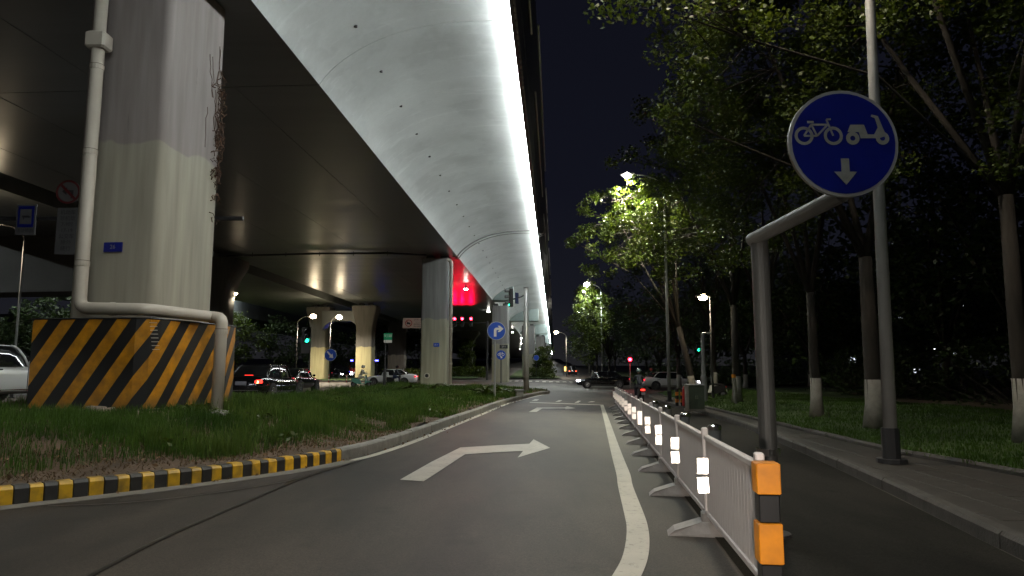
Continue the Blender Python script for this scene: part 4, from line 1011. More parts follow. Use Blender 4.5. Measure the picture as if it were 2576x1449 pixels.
tree("loose green tree left of and behind the glowing one", 10.9, 88, (9.8, 88, 6.6), (3.0, 3.4, 5.0), .16, clumps=120, per=34, size=.28, spread=.8, fork_z=2.6)
tree("dark tree standing just behind the red pedestrian signal", 14.2, 66, (14.0, 66, 5.4), (4.2, 4, 3.9), .18, clumps=150, per=36, size=.24, leaf=M_LEAFD, spread=.8, fork_z=2.2)
rs0 = np.random.RandomState(11)
bgt = [(17, 14, "dark park tree at the right edge behind the lawn"), (16.5, 22, "dark park tree right behind the stout tree"), (19, 30, "dark park tree beyond the lawn, middle of the three nearest"), (22, 21, "dark park tree deep behind the right edge"),
       (17.5, 40, "dark park tree behind the yellow-topped post"), (24, 38, "dark park tree deep behind the bent sign pole"), (19, 56, "dark tree beyond the white sedan"), (26, 60, "dark tree beyond the nose of the white sedan"),
       (13.2, 54.5, "dark tall tree right above the white sedan"), (34, 52, "dark tree far behind the lawn"), (30, 30, "dark tree far behind the right edge"), (18, 92, "dark tree between the glowing tree and the small far lamp"), (23, 78, "dark tree beneath the small far lamp"), (16.5, 110, "distant dark tree right of the glowing tree"),
       (13.2, 112, "distant tree closing the view at the road end"), (34, 75, "dark distant tree behind the green signal"), (14.2, 100, "distant leafy tree right of the glaring lamp")]
for x, y, l in bgt:
    hgt = rs0.uniform(6.4, 9); tree(l, x, y, (x + rs0.uniform(-.6, .6), y, hgt), (rs0.uniform(4, 5.2), 4.4, hgt - 2.2), .19, clumps=130, per=30, size=.26, leaf=M_LEAFD, spread=.95, fork_z=2.6, z0=H(x, y) + .15, lime=1.1 if rs0.rand() > .4 else 0, group="dark trees in the background")
lt = [(-37, 92, "leafy tree lit green right of the striped guard"), (-31, 96, "dark tree behind the black sedan"), (-27, 104, "dark tree left of the tall signal panel"), (-46, 90, "dark tree beyond the viaduct at far left"), (-55, 78, "dark tree at the left edge"), (-22, 112, "dark tree behind the far cars under the viaduct"), (-40, 60, "dark tree left of the striped guard"), (-17, 125, "far tree between the portal and the brown pillar")]
for i, (x, y, l) in enumerate(lt):
    hgt = 4.6 if i else 5.2; tree(l, x, y, (x, y, hgt), (4.6 if i else 3.4, 4.2, 3.4), .18, clumps=110, per=30, size=.34, leaf=M_LEAFD if i else M_LEAF, spread=1.0, fork_z=1.8, z0=H(x, y) + .15, lime=0, group="dark trees beyond the viaduct")
def bush(name, label, c, rad, n, size, leaf, spread=.35, per=24, cat="bush", group=None, seed=5):
    rs = np.random.RandomState(seed); pts = []
    for i in range(n):
        d = rs.uniform(-1, 1, 3); pts.append((d[0] * rad[0], d[1] * rad[1], rad[2] + d[2] * rad[2]))
    o = thing(name, label, cat, (c[0], c[1], H(c[0], c[1]) + .1), 0, group)
    V, F = leaves(pts, per, spread, size, rs); raw("foliage", V, F, [leaf], o)
    mb = MB()
    for q in pts[::3]: mb.tube([(q[0] * .4, q[1] * .4, 0), (q[0] * .8, q[1] * .8, q[2] * .6), q], [.02, .014, .006], 4)
    mb.obj("stems", M_BARK, o); return o
bush("hedge", "long dark hedge closing the view behind the lawn at right", (19.5, 24), (2.2, 17, 1.3), 420, .22, M_LEAFD, .6, 26, "hedge", seed=1)
bush("hedge", "dark hedge across the junction behind the white sedan", (27, 70), (13, 2.2, 1.2), 300, .26, M_LEAFD, .7, 24, "hedge", seed=2)
bush("hedge", "clipped green hedge under the fifth pillar", (4.3, 104), (2.2, 1.2, .75), 120, .2, M_LEAF, .4, 24, "hedge", seed=3)
bush("hedge", "low hedge behind the rear of the white car", (-12.6, 84), (3.6, 1.6, .6), 140, .2, M_LEAF, .4, 24, "hedge", seed=4)
bush("creeper", "green creeper hanging round the fifth pillar", (6.2, 139.6), (1.9, 1.4, 2.7), 190, .3, M_LEAF, .6, 24, "creeper", seed=8)
bush("creeper", "creeper covering the fourth pillar foot", (4.0, 108.4), (.5, .8, 1.9), 70, .25, M_LEAFD, .4, 24, "creeper", seed=9)
bush("creeper", "creeper up the dark pillar behind the red signals", (-8.3, 124.5), (1.4, 1.0, 3.2), 170, .3, M_LEAF, .5, 22, "creeper", seed=10)
bush("hedge", "dark planting left of the third pillar", (-6.6, 108), (2.4, 8, .7), 160, .28, M_LEAF, .5, 22, "hedge", seed=12)
rsw = np.random.RandomState(77)
WC = np.column_stack([rsw.uniform(24, 95, 5200), rsw.uniform(6, 130, 5200), rsw.uniform(.2, 1, 5200) ** .8 * 13]); WC[:, 0] += np.abs(rsw.normal(0, 3, 5200)); keep = [i for i in range(len(WC)) if not (WC[i, 1] > 52 and WC[i, 1] < 66 and WC[i, 0] < 40)]
V_, F_ = leaves(WC[keep], 9, 1.6, 1.0, rsw)
tag(raw("woodland", V_, F_, [M_LEAFD]), "dark mass of park woodland far behind the lawn", kind="stuff")
# broad-leaved plants on the island
def rosette(label, x, y, n=12, L=.55, seed=1, group="broad-leaved plants on the island"):
    rs = np.random.RandomState(seed); o = thing("broadleaf_plant", label, "plant", (x, y, Hi(x, y) - .02), 0, group)
    for i in range(n):
        a = rs.uniform(0, 6.28); t = rs.uniform(.3, 1.0); l = L * rs.uniform(.6, 1.2); w = l * .22
        d = Vector((math.cos(a), math.sin(a), 0)); u = Vector((-math.sin(a), math.cos(a), 0))
        p0 = Vector((0, 0, .05)); p1 = d * l * .45 + Vector((0, 0, l * t * .7)); p2 = d * l * .95 + Vector((0, 0, l * t * .75)); p3 = d * l * 1.3 + Vector((0, 0, l * t * .5))
        mb = MB(); mb.add([p0, p1 - u * w, p1 + Vector((0, 0, -.03)), p1 + u * w, p2 - u * w * .9, p2 + Vector((0, 0, -.03)), p2 + u * w * .9, p3], [(0, 1, 2), (0, 2, 3), (1, 4, 5, 2), (2, 5, 6, 3), (4, 7, 5), (5, 7, 6)])
        mb.obj("leaf", M_LEAF, o)
for i, (u, y, n, L, l) in enumerate(((1222, 38.5, 16, .8, "large-leaved plant just right of the sign post foot"), (1255, 40, 18, .85, "tallest large-leaved plant, in front of the third pillar"), (1200, 40, 12, .7, "low large-leaved plant left of the sign post foot"),
        (1085, 42, 10, .8, "spreading plant in front of the second nearest pillar"), (1010, 41, 14, .6, "leafy plant right of the dark sign post foot"), (1035, 41.5, 12, .6, "leafy plant midway between dark sign post and pillar"), (1280, 42, 12, .6, "large-leaved plant nearest the signal pole"))):
    rosette(l, Xu(u, y), y, n, L, i + 1)
# ---------------- grass blades
def blades(name, label, n, sampler, zf, h0, h1, w, mat, rs, parent=None, lean=.35):
    P_ = sampler(n); n = len(P_); z = np.array([zf(a, b) for a, b in P_])
    h = rs.uniform(h0, h1, n) * np.array([hm(a, b) for a, b in P_]); a = rs.uniform(0, 2 * np.pi, n)
    ux, uy = np.cos(a), np.sin(a); l = rs.uniform(.1, lean, n) * h; b = rs.uniform(0, 2 * np.pi, n); lx, ly = np.cos(b) * l, np.sin(b) * l
    B = np.column_stack([P_, z])
    W_ = np.column_stack([ux, uy, np.zeros(n)]) * (w * rs.uniform(.6, 1.4, n))[:, None]
    M_ = B + np.column_stack([lx * .35, ly * .35, h * .6]); T_ = B + np.column_stack([lx, ly, h])
    V = np.stack([B - W_, B + W_, M_ + W_ * .7, M_ - W_ * .7, T_], 1).reshape(-1, 3)
    k = np.arange(n)[:, None] * 5
    F = np.concatenate([k + np.array([[0, 1, 2]]), k + np.array([[0, 2, 3]]), k + np.array([[3, 2, 4]])])
    return tag(raw(name, V, F, [mat], parent), label, kind="stuff")
rg = np.random.RandomState(5)
from mathutils import noise as mnoise
def nz2(x, y, s): return mnoise.noise(Vector((x * s, y * s, 3.3)))
def dk(x, y): return min(math.hypot(x - a, y - b) for a, b in inner[::2])
def hm(x, y): return HM(x, y)
def isl_sampler(dens_near, ymin, ymax, xmin=-14):
    def f(n):
        out = []
        while len(out) < n:
            y = ymin + (ymax - ymin) * rg.rand() ** 1.5; x = xmin + rg.rand() * (3 - xmin)
            if not inside((x, y), isl_poly): continue
            if -9.7 < x < -7 and 13.8 < y < 16.5: continue
            d = dk(x, y); pr = sstep((d - .25 - .6 * nz2(x, y, .7)) / 1.0) * (.45 + .55 * sstep((nz2(x, y, .55) + .22) / .42))
            if y > 34: pr = max(pr, .6)
            if rg.rand() < pr: out.append((x, y))
        return np.array(out)
    return f
def HM(x, y):
    d = dk(x, y); return .5 + .5 * sstep((d - .4) / 1.6) + .9 * nz2(x, y, .8)
blades("grass", "tall green grass on the near part of the traffic island", 74000, isl_sampler(1, 3, 24), Hi, .08, .25, .006, M_GRASS, rg)
blades("grass", "green grass on the far part of the traffic island", 46000, isl_sampler(1, 20, 54, -10), Hi, .12, .29, .010, M_GRASS, rg)
def clump_s(n):
    out = []; C = []
    while len(C) < 260:
        q = isl_sampler(1, 5, 50, -10)(1)[0]
        if nz2(q[0] + 20, q[1], .35) > -.05: C.append(q)
    while len(out) < n:
        c = C[rg.randint(len(C))]; q = (c[0] + rg.normal(0, .13), c[1] + rg.normal(0, .13))
        if inside(q, isl_poly): out.append(q)
    return np.array(out)
def HM(x, y): return 1.0 if y < 18 else .8
blades("grass", "taller pale tussocks scattered in the island grass", 26000, clump_s, Hi, .16, .40, .008, M_GRASSL, rg)
WD = clump_s(420); rsq = np.random.RandomState(9)
V_, F_ = leaves([(a, b, Hi(a, b) + .12) for a, b in WD], 14, .17, .10, rsq, .55)
tag(raw("weeds", V_, F_, [M_LEAF]), "low broad-leaved weeds between the island grass", kind="stuff")
def soil_s(n):
    out = []
    while len(out) < n:
        i = rg.randint(len(inner)); x = inner[i][0] - rg.rand() * 2.2; y = inner[i][1] + rg.rand() * 1.2
        if inside((x, y), isl_poly): out.append((x, y))
    return np.array(out)
def HM(x, y): return 1.0
blades("dry_litter", "dry brown grass litter along the inside of the kerb", 22000, soil_s, Hi, .02, .07, .008, M_GRASSB, rg, lean=2.6)
LT = soil_s(1100); V_, F_ = leaves([(a, b, Hi(a, b) + .02) for a, b in LT], 1, .02, .075, rsq, .3)
tag(raw("fallen_leaves", V_, F_, [pm("dead leaf", (.10, .06, .03), (.24, .15, .08), scale=1.5, rough=.8)]), "dead leaves scattered on the bare earth behind the kerb", kind="stuff")
dl = [(xk(y) + .05 + abs(rsq.normal(0, .12)), y) for y in rsq.uniform(8, 40, 260)]
V_, F_ = leaves([(a, b, H(a, b) + .02) for a, b in dl], 1, .01, .05, rsq, .2)
tag(raw("fallen_leaves", V_, F_, [MATS["dead leaf"]]), "dead leaves gathered in the gutter along the kerb", kind="stuff")
def lawn_s(n):
    out = []
    while len(out) < n:
        y = 6 + 40 * rg.rand() ** 1.4; x = 6 + 9.5 * rg.rand()
        if inside((x, y), lawn): out.append((x, y))
    return np.array(out)
blades("lawn_grass", "short mown blades of the lawn", 60000, lawn_s, Hl, .04, .085, .009, M_GRASS, rg)

# ================================================================== BARRIER
def bx(y): return 1.005 + .119 * y
BR = thing("road_barrier", "low white picket barrier with reflectors running along the slip lane", "barrier")
rb = random.Random(4)
ang = math.atan(.119)
TOPZ, BOTZ = .835, .19
for k in range(14):
    ya = 4.25 + 2.05 * k; 
    xa = bx(ya); ym = ya + 1.02; zg = H(0, ym)
    # posts
    mb = MB(); mb.box((0, 0, .47), (.055, .075, .94), bev=.01); po = mb.obj("post", M_FENCE, BR, loc=(xa, ya, H(0, ya)), rz=-ang + rb.uniform(-.05, .05)); po.rotation_euler.x = rb.uniform(-.02, .02); po.rotation_euler.y = rb.uniform(-.02, .02)
    for nm, z, w, h in (("top_rail", TOPZ + .02, .052, .045), ("bottom_rail", BOTZ, .045, .05)):
        mb = MB(); mb.box((0, 0, 0), (w, 1.98, h), bev=.008); r_ = mb.obj(nm, M_FENCE, BR, loc=(bx(ym), ym, zg + z)); r_.rotation_euler = (math.atan(-.0125), 0, -ang)
    # foot, sticking out to the lane
    mb = MB(); mb.prism([(-.36, -.11, 0), (-.30, -.11, .05), (-.07, -.08, .12), (.07, -.08, .12), (.26, -.11, .05), (.30, -.11, 0)], (0, .22, 0))
    mb.box((0, 0, .15), (.12, .14, .12), bev=.02)
    yf = ya; mb.obj("foot", M_FOOT, BR, loc=(bx(yf), yf, H(0, yf)), rz=-ang + random.uniform(-.08, .08))
    # reflector plates
    if k < 14:
        yr = ya + 1.81 - .0 * k; zr = H(0, yr)
        for s in (0, 1):
            mb = MB(); mb.box((0, 0, 0), (.094, .012, .133)); ro = mb.obj("reflector", M_REFL, BR, loc=(bx(yr) - .072, yr, zr + .475 + .145 * s + rb.uniform(-.01, .01))); ro.rotation_euler = (0, rb.uniform(-.05, .05), rb.uniform(-.15, .15))
pk0 = None; cnt = 0
for k in range(14):
    for j in range(20):
        y = 4.25 + 2.05 * k + .095 + j * .0985
        loc = (bx(y), y, H(0, y) + (TOPZ + BOTZ) / 2)
        if pk0 is None:
            mb = MB(); mb.box((0, 0, 0), (.022, .0945, TOPZ - BOTZ), bev=.004); pk0 = mb.obj("picket", M_FENCE, BR, loc=loc, rz=-ang)
        else:
            c = pk0.copy(); COL.objects.link(c); c.location = loc
EP = thing("end_post", "yellow and black banded end post of the white barrier", "post", (bx(4.12), 4.12, H(0, 4.1)), -ang)
for i, z in enumerate([0, .17, .33, .56, .72]):
    hts = [.17, .16, .23, .16, .18][i]; c = i in (2, 4)
    mb = MB(); mb.box((0, 0, z + hts / 2 + (.12 if False else 0)), (.135 if c else .115, .135 if c else .115, hts - .004), bev=.005)
    mb.obj("band", M_REFO if c else M_BLACKPL, EP)
mb = MB(); mb.box((0, 0, .02), (.3, .24, .05), bev=.015); mb.obj("foot", M_BLACKPL, EP)
# steel bollards behind
bl0 = None
bl_lab = ["steel bollard nearest the bent sign pole foot", "second steel bollard behind the barrier", "third steel bollard behind the barrier", "fourth steel bollard behind the barrier", "farthest steel bollard, close to the scooter rider"]
for k in range(1, 5):
    y = 6.25 + 2.95 * k; x = 1.57 + .119 * y + .02
    if bl0 is None:
        bl0 = thing("bollard", bl_lab[k], "bollard", (x, y, H(x, y)), 0, "steel bollards behind the barrier")
        mb = MB(); mb.tube([(0, 0, 0), (0, 0, .72)], .08, 18); mb.obj("tube", M_GREYP, bl0, smooth=False)
        mb = MB(); mb.tube([(0, 0, .70), (0, 0, .745), (0, 0, .765), (0, 0, .775)], [.088, .088, .07, .03], 18); mb.obj("cap", M_CHROME, bl0)
    else: dup(bl0, (x, y, H(x, y)), label=bl_lab[k])
# bent pole with the big round sign
SX, SY = 2.30, 6.25; z0 = H(SX, SY)
SG = thing("road_sign", "large round blue cycle sign on a thick bent grey pole at right", "road sign", (SX, SY, z0))
topz = 2.60 - z0
mb = MB(); mb.tube([(0, 0, 0), (0, 0, topz)], .078, 20); mb.obj("pole", M_POLE, SG, smooth=False)
mb = MB(); mb.tube([(0, 0, .70), (0, 0, .76)], .105, 20); mb.obj("collar", M_CHROME, SG)
mb = MB(); mb.tube([(0, 0, .0), (0, 0, .03)], .16, 20); mb.obj("base_flange", M_DARKM, SG)
mb = MB(); mb.tube([(-.05, .06, topz - .01), (.19, -1.22, topz + .10)], .062, 18); mb.obj("arm", MATS["arm paint"] if "arm paint" in MATS else pm("arm paint", (.11, .11, .105), (.17, .17, .16), scale=3, rough=.4), SG, smooth=False)
cz = Zv(362, 4.95) - z0; cx = Xu(2118, 4.95, cz) - SX; cy = 4.95 - SY
mb = MB(); mb.tube([(.17, cy + .06, topz + .08), (cx, cy + .06, cz)], .03, 12); mb.obj("bracket", M_DARKM, SG)
def round_sign(parent, c, r, th=.03, rim=M_PALE, face=M_BLUE):
    q = thing("sign_face", None, None, c); q.parent = parent
    # disc + rim as one part each
    mb = MB(); mb.disc((0, 0, 0), r, (0, 1, 0), th, 40); d = mb.obj("disc", rim, parent, loc=c)
    mb = MB(); mb.disc((0, -th / 2 - .002, 0), r * .94, (0, 1, 0), .004, 40); f = mb.obj("face", face, parent, loc=c)
    bpy.data.objects.remove(q); return f
def flat(name, pts, parent, mat, y=-.024, th=.003):
    mb = MB(); mb.prism([(a, y, b) for a, b in pts], (0, -th, 0)); return mb.obj(name, mat, parent)
def bike_icon(mb, cx, cz, s, y):
    for dx in (-.95, .95): mb.ring((cx + dx * s, y, cz - .3 * s), .42 * s, .62 * s, (1, 0, 0), (0, 0, 1), 20)
    def bar(a, b, w=.13):
        a = Vector((cx + a[0] * s, y, cz + a[1] * s)); b = Vector((cx + b[0] * s, y, cz + b[1] * s)); d = (b - a).normalized(); n = Vector((-d.z, 0, d.x)) * w * s * .5
        mb.add([a - n, b - n, b + n, a + n], [(0, 1, 2, 3)])
    bar((-.95, -.3), (-.45, .45)); bar((-.45, .45), (.62, .45)); bar((-.1, -.3), (.62, .45)); bar((-.95, -.3), (-.1, -.3)); bar((-.45, .45), (-.1, -.3)); bar((.95, -.3), (.55, .8)); bar((.55, .8), (.85, .82)); bar((-.7, .62), (-.28, .62), .16)
def scooter_icon(mb, cx, cz, s, y):
    for dx in (-.9, .95): mb.ring((cx + dx * s, y - .0015, cz - .45 * s), .16 * s, .42 * s, (1, 0, 0), (0, 0, 1), 18)
    mb.add([(cx + a * s, y, cz + b * s) for a, b in ((-1.2, -.05), (-1.0, .42), (-.15, .42), (.05, -.2), (.45, -.2), (.7, .25), (.55, .85), (.3, .95), (.36, 1.08), (.75, .98), (1.2, -.3), (1.0, -.36), (.75, -.45), (-.4, -.45), (-.5, -.05))], [tuple(range(15))])
f = round_sign(SG, (cx, cy, cz), .41, face=M_BLUED)
mb = MB(); bike_icon(mb, -.185, .09, .115, -.021); scooter_icon(mb, .175, .09, .12, -.0225); mb.obj("emblem", M_SIGND, f)
flat("arrow", [(-.03, -.12), (-.03, -.22), (-.085, -.22), (0, -.32), (.085, -.22), (.03, -.22), (.03, -.12)], f, M_SIGND, -.021)

# ---------------- slip-lane signs
def turn_arrow(parent, s, y=-.024):
    pts = [(-.28, -.62)]; pts += [(-.28, .05)]
    pts += [(-.28 + .30 * (1 - math.cos(R(a))), .05 + .30 * math.sin(R(a))) for a in (20, 45, 70, 90)]
    pts += [(.30, .35), (.12, .55), (.38, .55), (.76, .22), (.38, -.12), (.12, -.12), (.30, .09), (.10, .09)]
    pts += [(.10 - .10 * math.sin(R(a)), .09 - .10 * (1 - math.cos(R(a)))) for a in (30, 60, 90)] + [(0, -.62)]
    mb = MB(); p3 = [(a * s, y, b * s) for a, b in pts]
    r = delaunay_2d_cdt([Vector((a * s, b * s)) for a, b in pts], [], [list(range(len(pts)))], 1, 1e-5)
    mb.add([(p[0], y, p[1]) for p in r[0]], [tuple(q) for q in r[2]]); return mb.obj("arrow", M_SIGNW, parent)
RY = 37.0; zc = Zv(832.5, RY); xc = Xu(1249, RY, zc); xb = Xu(1244.5, RY, 0); zb = Hi(xb, RY) - .1
RS = thing("road_sign", "round blue right-turn sign on a grey post standing in the island grass", "road sign", (xb, RY, zb))
mb = MB(); mb.tube([(0, 0, 0), (0, 0, zc - zb)], .055, 14); mb.obj("post", M_GREYP, RS)
f = round_sign(RS, (xc - xb, -.08, zc - zb), .50); turn_arrow(f, .50)
SY2 = 76.0; zc = Zv(893, SY2); xb = Xu(1260.5, SY2, zc); zb = H(xb, SY2)
RS2 = thing("road_sign", "small round blue cycle sign in front of the third pillar", "road sign", (xb, SY2, zb))
mb = MB(); mb.tube([(0, 0, 0), (0, 0, zc - zb)], .06, 12); mb.obj("post", M_DARKM, RS2)
f = round_sign(RS2, (0, -.1, zc - zb), .52, rim=M_BLUE)
mb = MB(); bike_icon(mb, 0, .12, .24, -.03); mb.obj("emblem", M_SIGNW, f)
flat("arrow", [(-.14, -.10), (-.06, -.04), (.06, -.2), (.13, -.13), (.14, -.36), (-.08, -.34), (-.02, -.27)], f, M_SIGNW, -.03)
SY3 = 82; zc = Zv(893, SY3); xb = Xu(832, SY3, zc); zb = H(xb, SY3)
RS3 = thing("road_sign", "round blue keep-right sign on the thin lamp pole between the portal pillars", "road sign", (Xu(832, 76.9, 3), 76.9, H(-20, 77)))
zc = Zv(893, 76.9) - H(-20, 77)
mb = MB(); mb.box((0, .02, zc), (.1, .16, .3)); mb.obj("bracket", M_DARKM, RS3)
f = round_sign(RS3, (0, -.12, zc), .68)
flat("arrow", [(-.42, .32), (-.30, .44), (.12, .02), (.24, .16), (.34, -.36), (-.16, -.26), (-.02, -.13)], f, M_SIGNW, -.026)
SY4 = 103; zc = Zv(900, SY4); xb = Xu(1346 + 3, SY4, zc)
RS4 = thing("road_sign", "tiny far blue sign just right of the signal pole", "road sign", (xb, SY4, H(xb, SY4)))
mb = MB(); mb.tube([(0, 0, 0), (0, 0, zc - H(xb, SY4))], .05, 8); mb.obj("post", M_DARKM, RS4)
round_sign(RS4, (0, -.1, zc - H(xb, SY4)), .42)
# no-lorry board beside pillar 2
BY = 58.0; zc = Zv(813, BY); x0_, x1_ = Xu(1017, BY, zc), Xu(1066, BY, zc)
NB = thing("sign_board", "white board with a red no-lorries ring half hidden by the second nearest pillar", "sign", ((x0_ + x1_) / 2, BY, zc))
w_ = x1_ - x0_
mb = MB(); mb.box((0, 0, 0), (w_ + .25, .05, .86), bev=.01); bd = mb.obj("board", retro("board cream", (.9, .62, .5), .06, .45, base=(.62, .45, .37)), NB)
mb = MB(); mb.ring((-.45, -.03, 0), .24, .30, (1, 0, 0), (0, 0, 1), 24); a = Vector((-.45, -.032, 0)); d = Vector((.707, 0, -.707)); n = Vector((.707, 0, .707)) * .025
mb.add([a - d * .26 - n, a + d * .26 - n, a + d * .26 + n, a - d * .26 + n], [(0, 1, 2, 3)]); mb.obj("red_ring", M_REDP, bd)
mb = MB(); mb.box((-.50, -.035, .0), (.22, .004, .14)); mb.box((-.35, -.035, -.02), (.09, .004, .1)); mb.box((-.52, -.035, -.09), (.05, .004, .05)); mb.box((-.37, -.035, -.09), (.05, .004, .05)); mb.obj("lorry_emblem", M_BLACKPL, bd)
for i in range(4): text("lettering", ["货车禁止通行", "7:00-22:00", "绕城高速以内", "持证车辆除外"][i], .13, (.36, -.03, .27 - .18 * i), (R(90), 0, 0), M_DARKM, bd, .001)
mb = MB(); mb.tube([(1.4, .1, 0), (-.6, .1, 0)], .06, 8); mb.tube([(1.5, .1, -zc - .2), (1.5, .1, .3)], .12, 12); mb.obj("mast", M_DARKM, NB)
# green street-name sign
GY = 44.0; xb = Xu(967, GY, 0); zb = Hi(xb, GY) - .1 if inside((xb, GY), isl_poly) else H(xb, GY)
GS = thing("street_name_sign", "green street-name sign on a stout dark post at the island edge", "street sign", (xb, GY, zb))
zt_ = Zv(838, GY) - zb; zm = Zv(855, GY) - zb; zl = Zv(862, GY) - zb
mb = MB(); mb.tube([(0, 0, 0), (0, 0, .25), (0, 0, .3), (0, 0, 1.3), (0, 0, 1.35), (0, 0, zt_)], [.16, .16, .10, .10, .055, .045], 12); mb.obj("post", M_DARKM, GS)
mb = MB(); mb.box((.16, -.02, (zt_ + zm) / 2), (.52, .05, zt_ - zm)); b_ = mb.obj("green_panel", M_GREENS, GS)
mb = MB(); mb.box((.16, -.02, (zm + zl) / 2 - .01), (.52, .05, zm - zl)); mb.obj("white_panel", M_SIGNW, GS)
for i, ch in enumerate("文三路"): text("lettering", ch, .20, (-.01 + .17 * i, -.048, (zt_ + zm) / 2 + .03), (R(90), 0, 0), M_SIGNW, b_, .001)
# ---------------- signals
def signal_head(parent, name, loc, s, face, lit, rz=0, arrow=False):
    """three-lens signal; face direction is local -y turned by rz; lit = dict index -> material"""
    h = bpy.data.objects.new(name, None)
    mb = MB(); mb.box((0, 0, 0), (.36 * s, .22 * s, 1.12 * s), bev=.02 * s)
    for i in range(3):
        z = (.36 - .36 * i) * s
        n_ = 12
        for k in range(n_):
            a0, a1 = R(-10 + 200 * k / n_), R(-10 + 200 * (k + 1) / n_)
            r = .155 * s; L1 = .26 * s
            p = [(math.cos(a0) * r, -.11 * s, z + math.sin(a0) * r), (math.cos(a1) * r, -.11 * s, z + math.sin(a1) * r), (math.cos(a1) * r, -.11 * s - L1, z + math.sin(a1) * r), (math.cos(a0) * r, -.11 * s - L1, z + math.sin(a0) * r)]
            mb.add(p, [(0, 1, 2, 3)])
    o = mb.obj(name, M_BLACKPL, parent, loc=loc, rz=rz)
    for i in range(3):
        z = (.36 - .36 * i) * s; l = MB(); l.disc((0, -.115 * s, z), .135 * s, (0, 1, 0), .02, 16)
        l.obj("lens", lit.get(i, M_BLACKPL), o)
    return o
SPY = 46.0; xb = Xu(1324, SPY, 0); zb = H(xb, SPY) + .1
SP = thing("traffic_signal", "thick grey signal pole at the island tip with its signal facing left", "traffic light", (xb, SPY, zb))
zt_ = Zv(725, SPY) - zb
mb = MB(); mb.tube([(0, 0, 0), (0, 0, zt_)], [.19, .165], 20); mb.obj("pole", M_PALE, SP, smooth=True)
mb = MB(); mb.tube([(0, 0, zt_), (0, 0, zt_ + .04)], .185, 20); mb.obj("cap", M_GREYP, SP)
za = Zv(746, SPY) - zb
mb = MB(); mb.tube([(0, 0, za + .15), (-.35, 0, za - .02), (-.95, 0, za - .2)], .05, 10); mb.obj("arm", M_DARKM, SP)
signal_head(SP, "signal_head", (-1.02, 0, Zv(749, SPY) - zb), 1.12, None, {2: E_GREEN}, rz=R(-80))
mb = MB(); mb.box((-.62, -.05, za - .12), (.42, .05, .75), rz=R(62)); mb.obj("name_board", pm("navy board", (.02, .03, .09), rough=.5), SP)
RG = thing("traffic_signal", "row of three red signals under the viaduct on a long dark arm", "traffic light", (Xu(1200, 88, 7), 88, H(0, 88)))
xr, zr_ = Xu(1200, 88, 7), H(0, 88)
for u in (1144, 1163, 1185):
    zz = Zv(802, 88); signal_head(RG, "signal_head", (Xu(u, 88, zz) - xr, 0, zz - zr_ - .42), 1.15, None, {0: E_RED})
    ld = bpy.data.lights.new("signal_light", 'SPOT'); ld.energy = 520; ld.color = (1, .0, .03); ld.spot_size = R(100); ld.spot_blend = .7; ld.shadow_soft_size = .14
    lo = bpy.data.objects.new("signal_light", ld); COL.objects.link(lo); lo.parent = RG; lo.location = (Xu(u, 88, zz) - xr, -.5, zz - zr_ + .0); lo.rotation_euler = (R(112), 0, R(180)); lo.scale = (.32, 1, 1)
mb = MB(); zz = Zv(812, 88) - zr_; mb.tube([(-6.5, .25, zz + .9 - .9), (1.2, .25, zz)], .09, 8); mb.tube([(1.3, .25, 0), (1.3, .25, zz + .2)], .14, 12); mb.obj("mast", M_DARKM, RG)
LP_ = thing("traffic_signal", "tall grey signal panel before the left portal pillar, lowest lamp green", "traffic light", (Xu(777, 66, 0), 66, H(-19, 66)))
zz0 = H(-19, 66)
mb = MB(); mb.tube([(0, 0, 0), (0, 0, Zv(822, 66) - zz0)], .07, 10); mb.obj("post", M_POLE, LP_)
mb = MB(); mb.box((-.50, .1, Zv(856, 66) - zz0), (.75, .08, 2.5)); mb.obj("back_panel", pm("grey panel", (.10, .09, .09), (.14, .13, .13), scale=3, rough=.6), LP_)
signal_head(LP_, "signal_head", (-.38, -.05, Zv(844, 66) - zz0), 1.35, None, {2: E_GREEN}, rz=R(35))
PD = thing("pedestrian_signal", "red pedestrian signal on a slim post behind the black hatchback", "traffic light", (Xu(1585, 58, 1), 58, H(0, 58)))
zz = Zv(905, 58) - H(0, 58)
mb = MB(); mb.tube([(0, 0, 0), (0, 0, zz - .25)], .05, 10); mb.obj("post", M_GREYP, PD)
mb = MB(); mb.box((0, 0, zz), (.34, .2, .62), bev=.03); hd = mb.obj("housing", M_BLACKPL, PD)
mb = MB(); mb.disc((0, -.11, zz + .02), .135, (0, 1, 0), .03, 18); mb.obj("lens", E_RED, hd)
ld = bpy.data.lights.new("signal_light", 'POINT'); ld.energy = 30; ld.color = (1, .02, .04); ld.shadow_soft_size = .1
lo = bpy.data.objects.new("signal_light", ld); COL.objects.link(lo); lo.parent = PD; lo.location = (0, -.35, zz)
GG = thing("traffic_signal", "small green signal among the dark trees", "traffic light", (Xu(1757, 68, 3), 68, H(0, 68)))
zz = Zv(880, 68) - H(0, 68)
mb = MB(); mb.tube([(.3, .2, 0), (.3, .2, zz + .4)], .06, 8); mb.obj("post", M_DARKM, GG); signal_head(GG, "signal_head", (0, 0, zz + .36), 1, None, {2: E_GREEN})
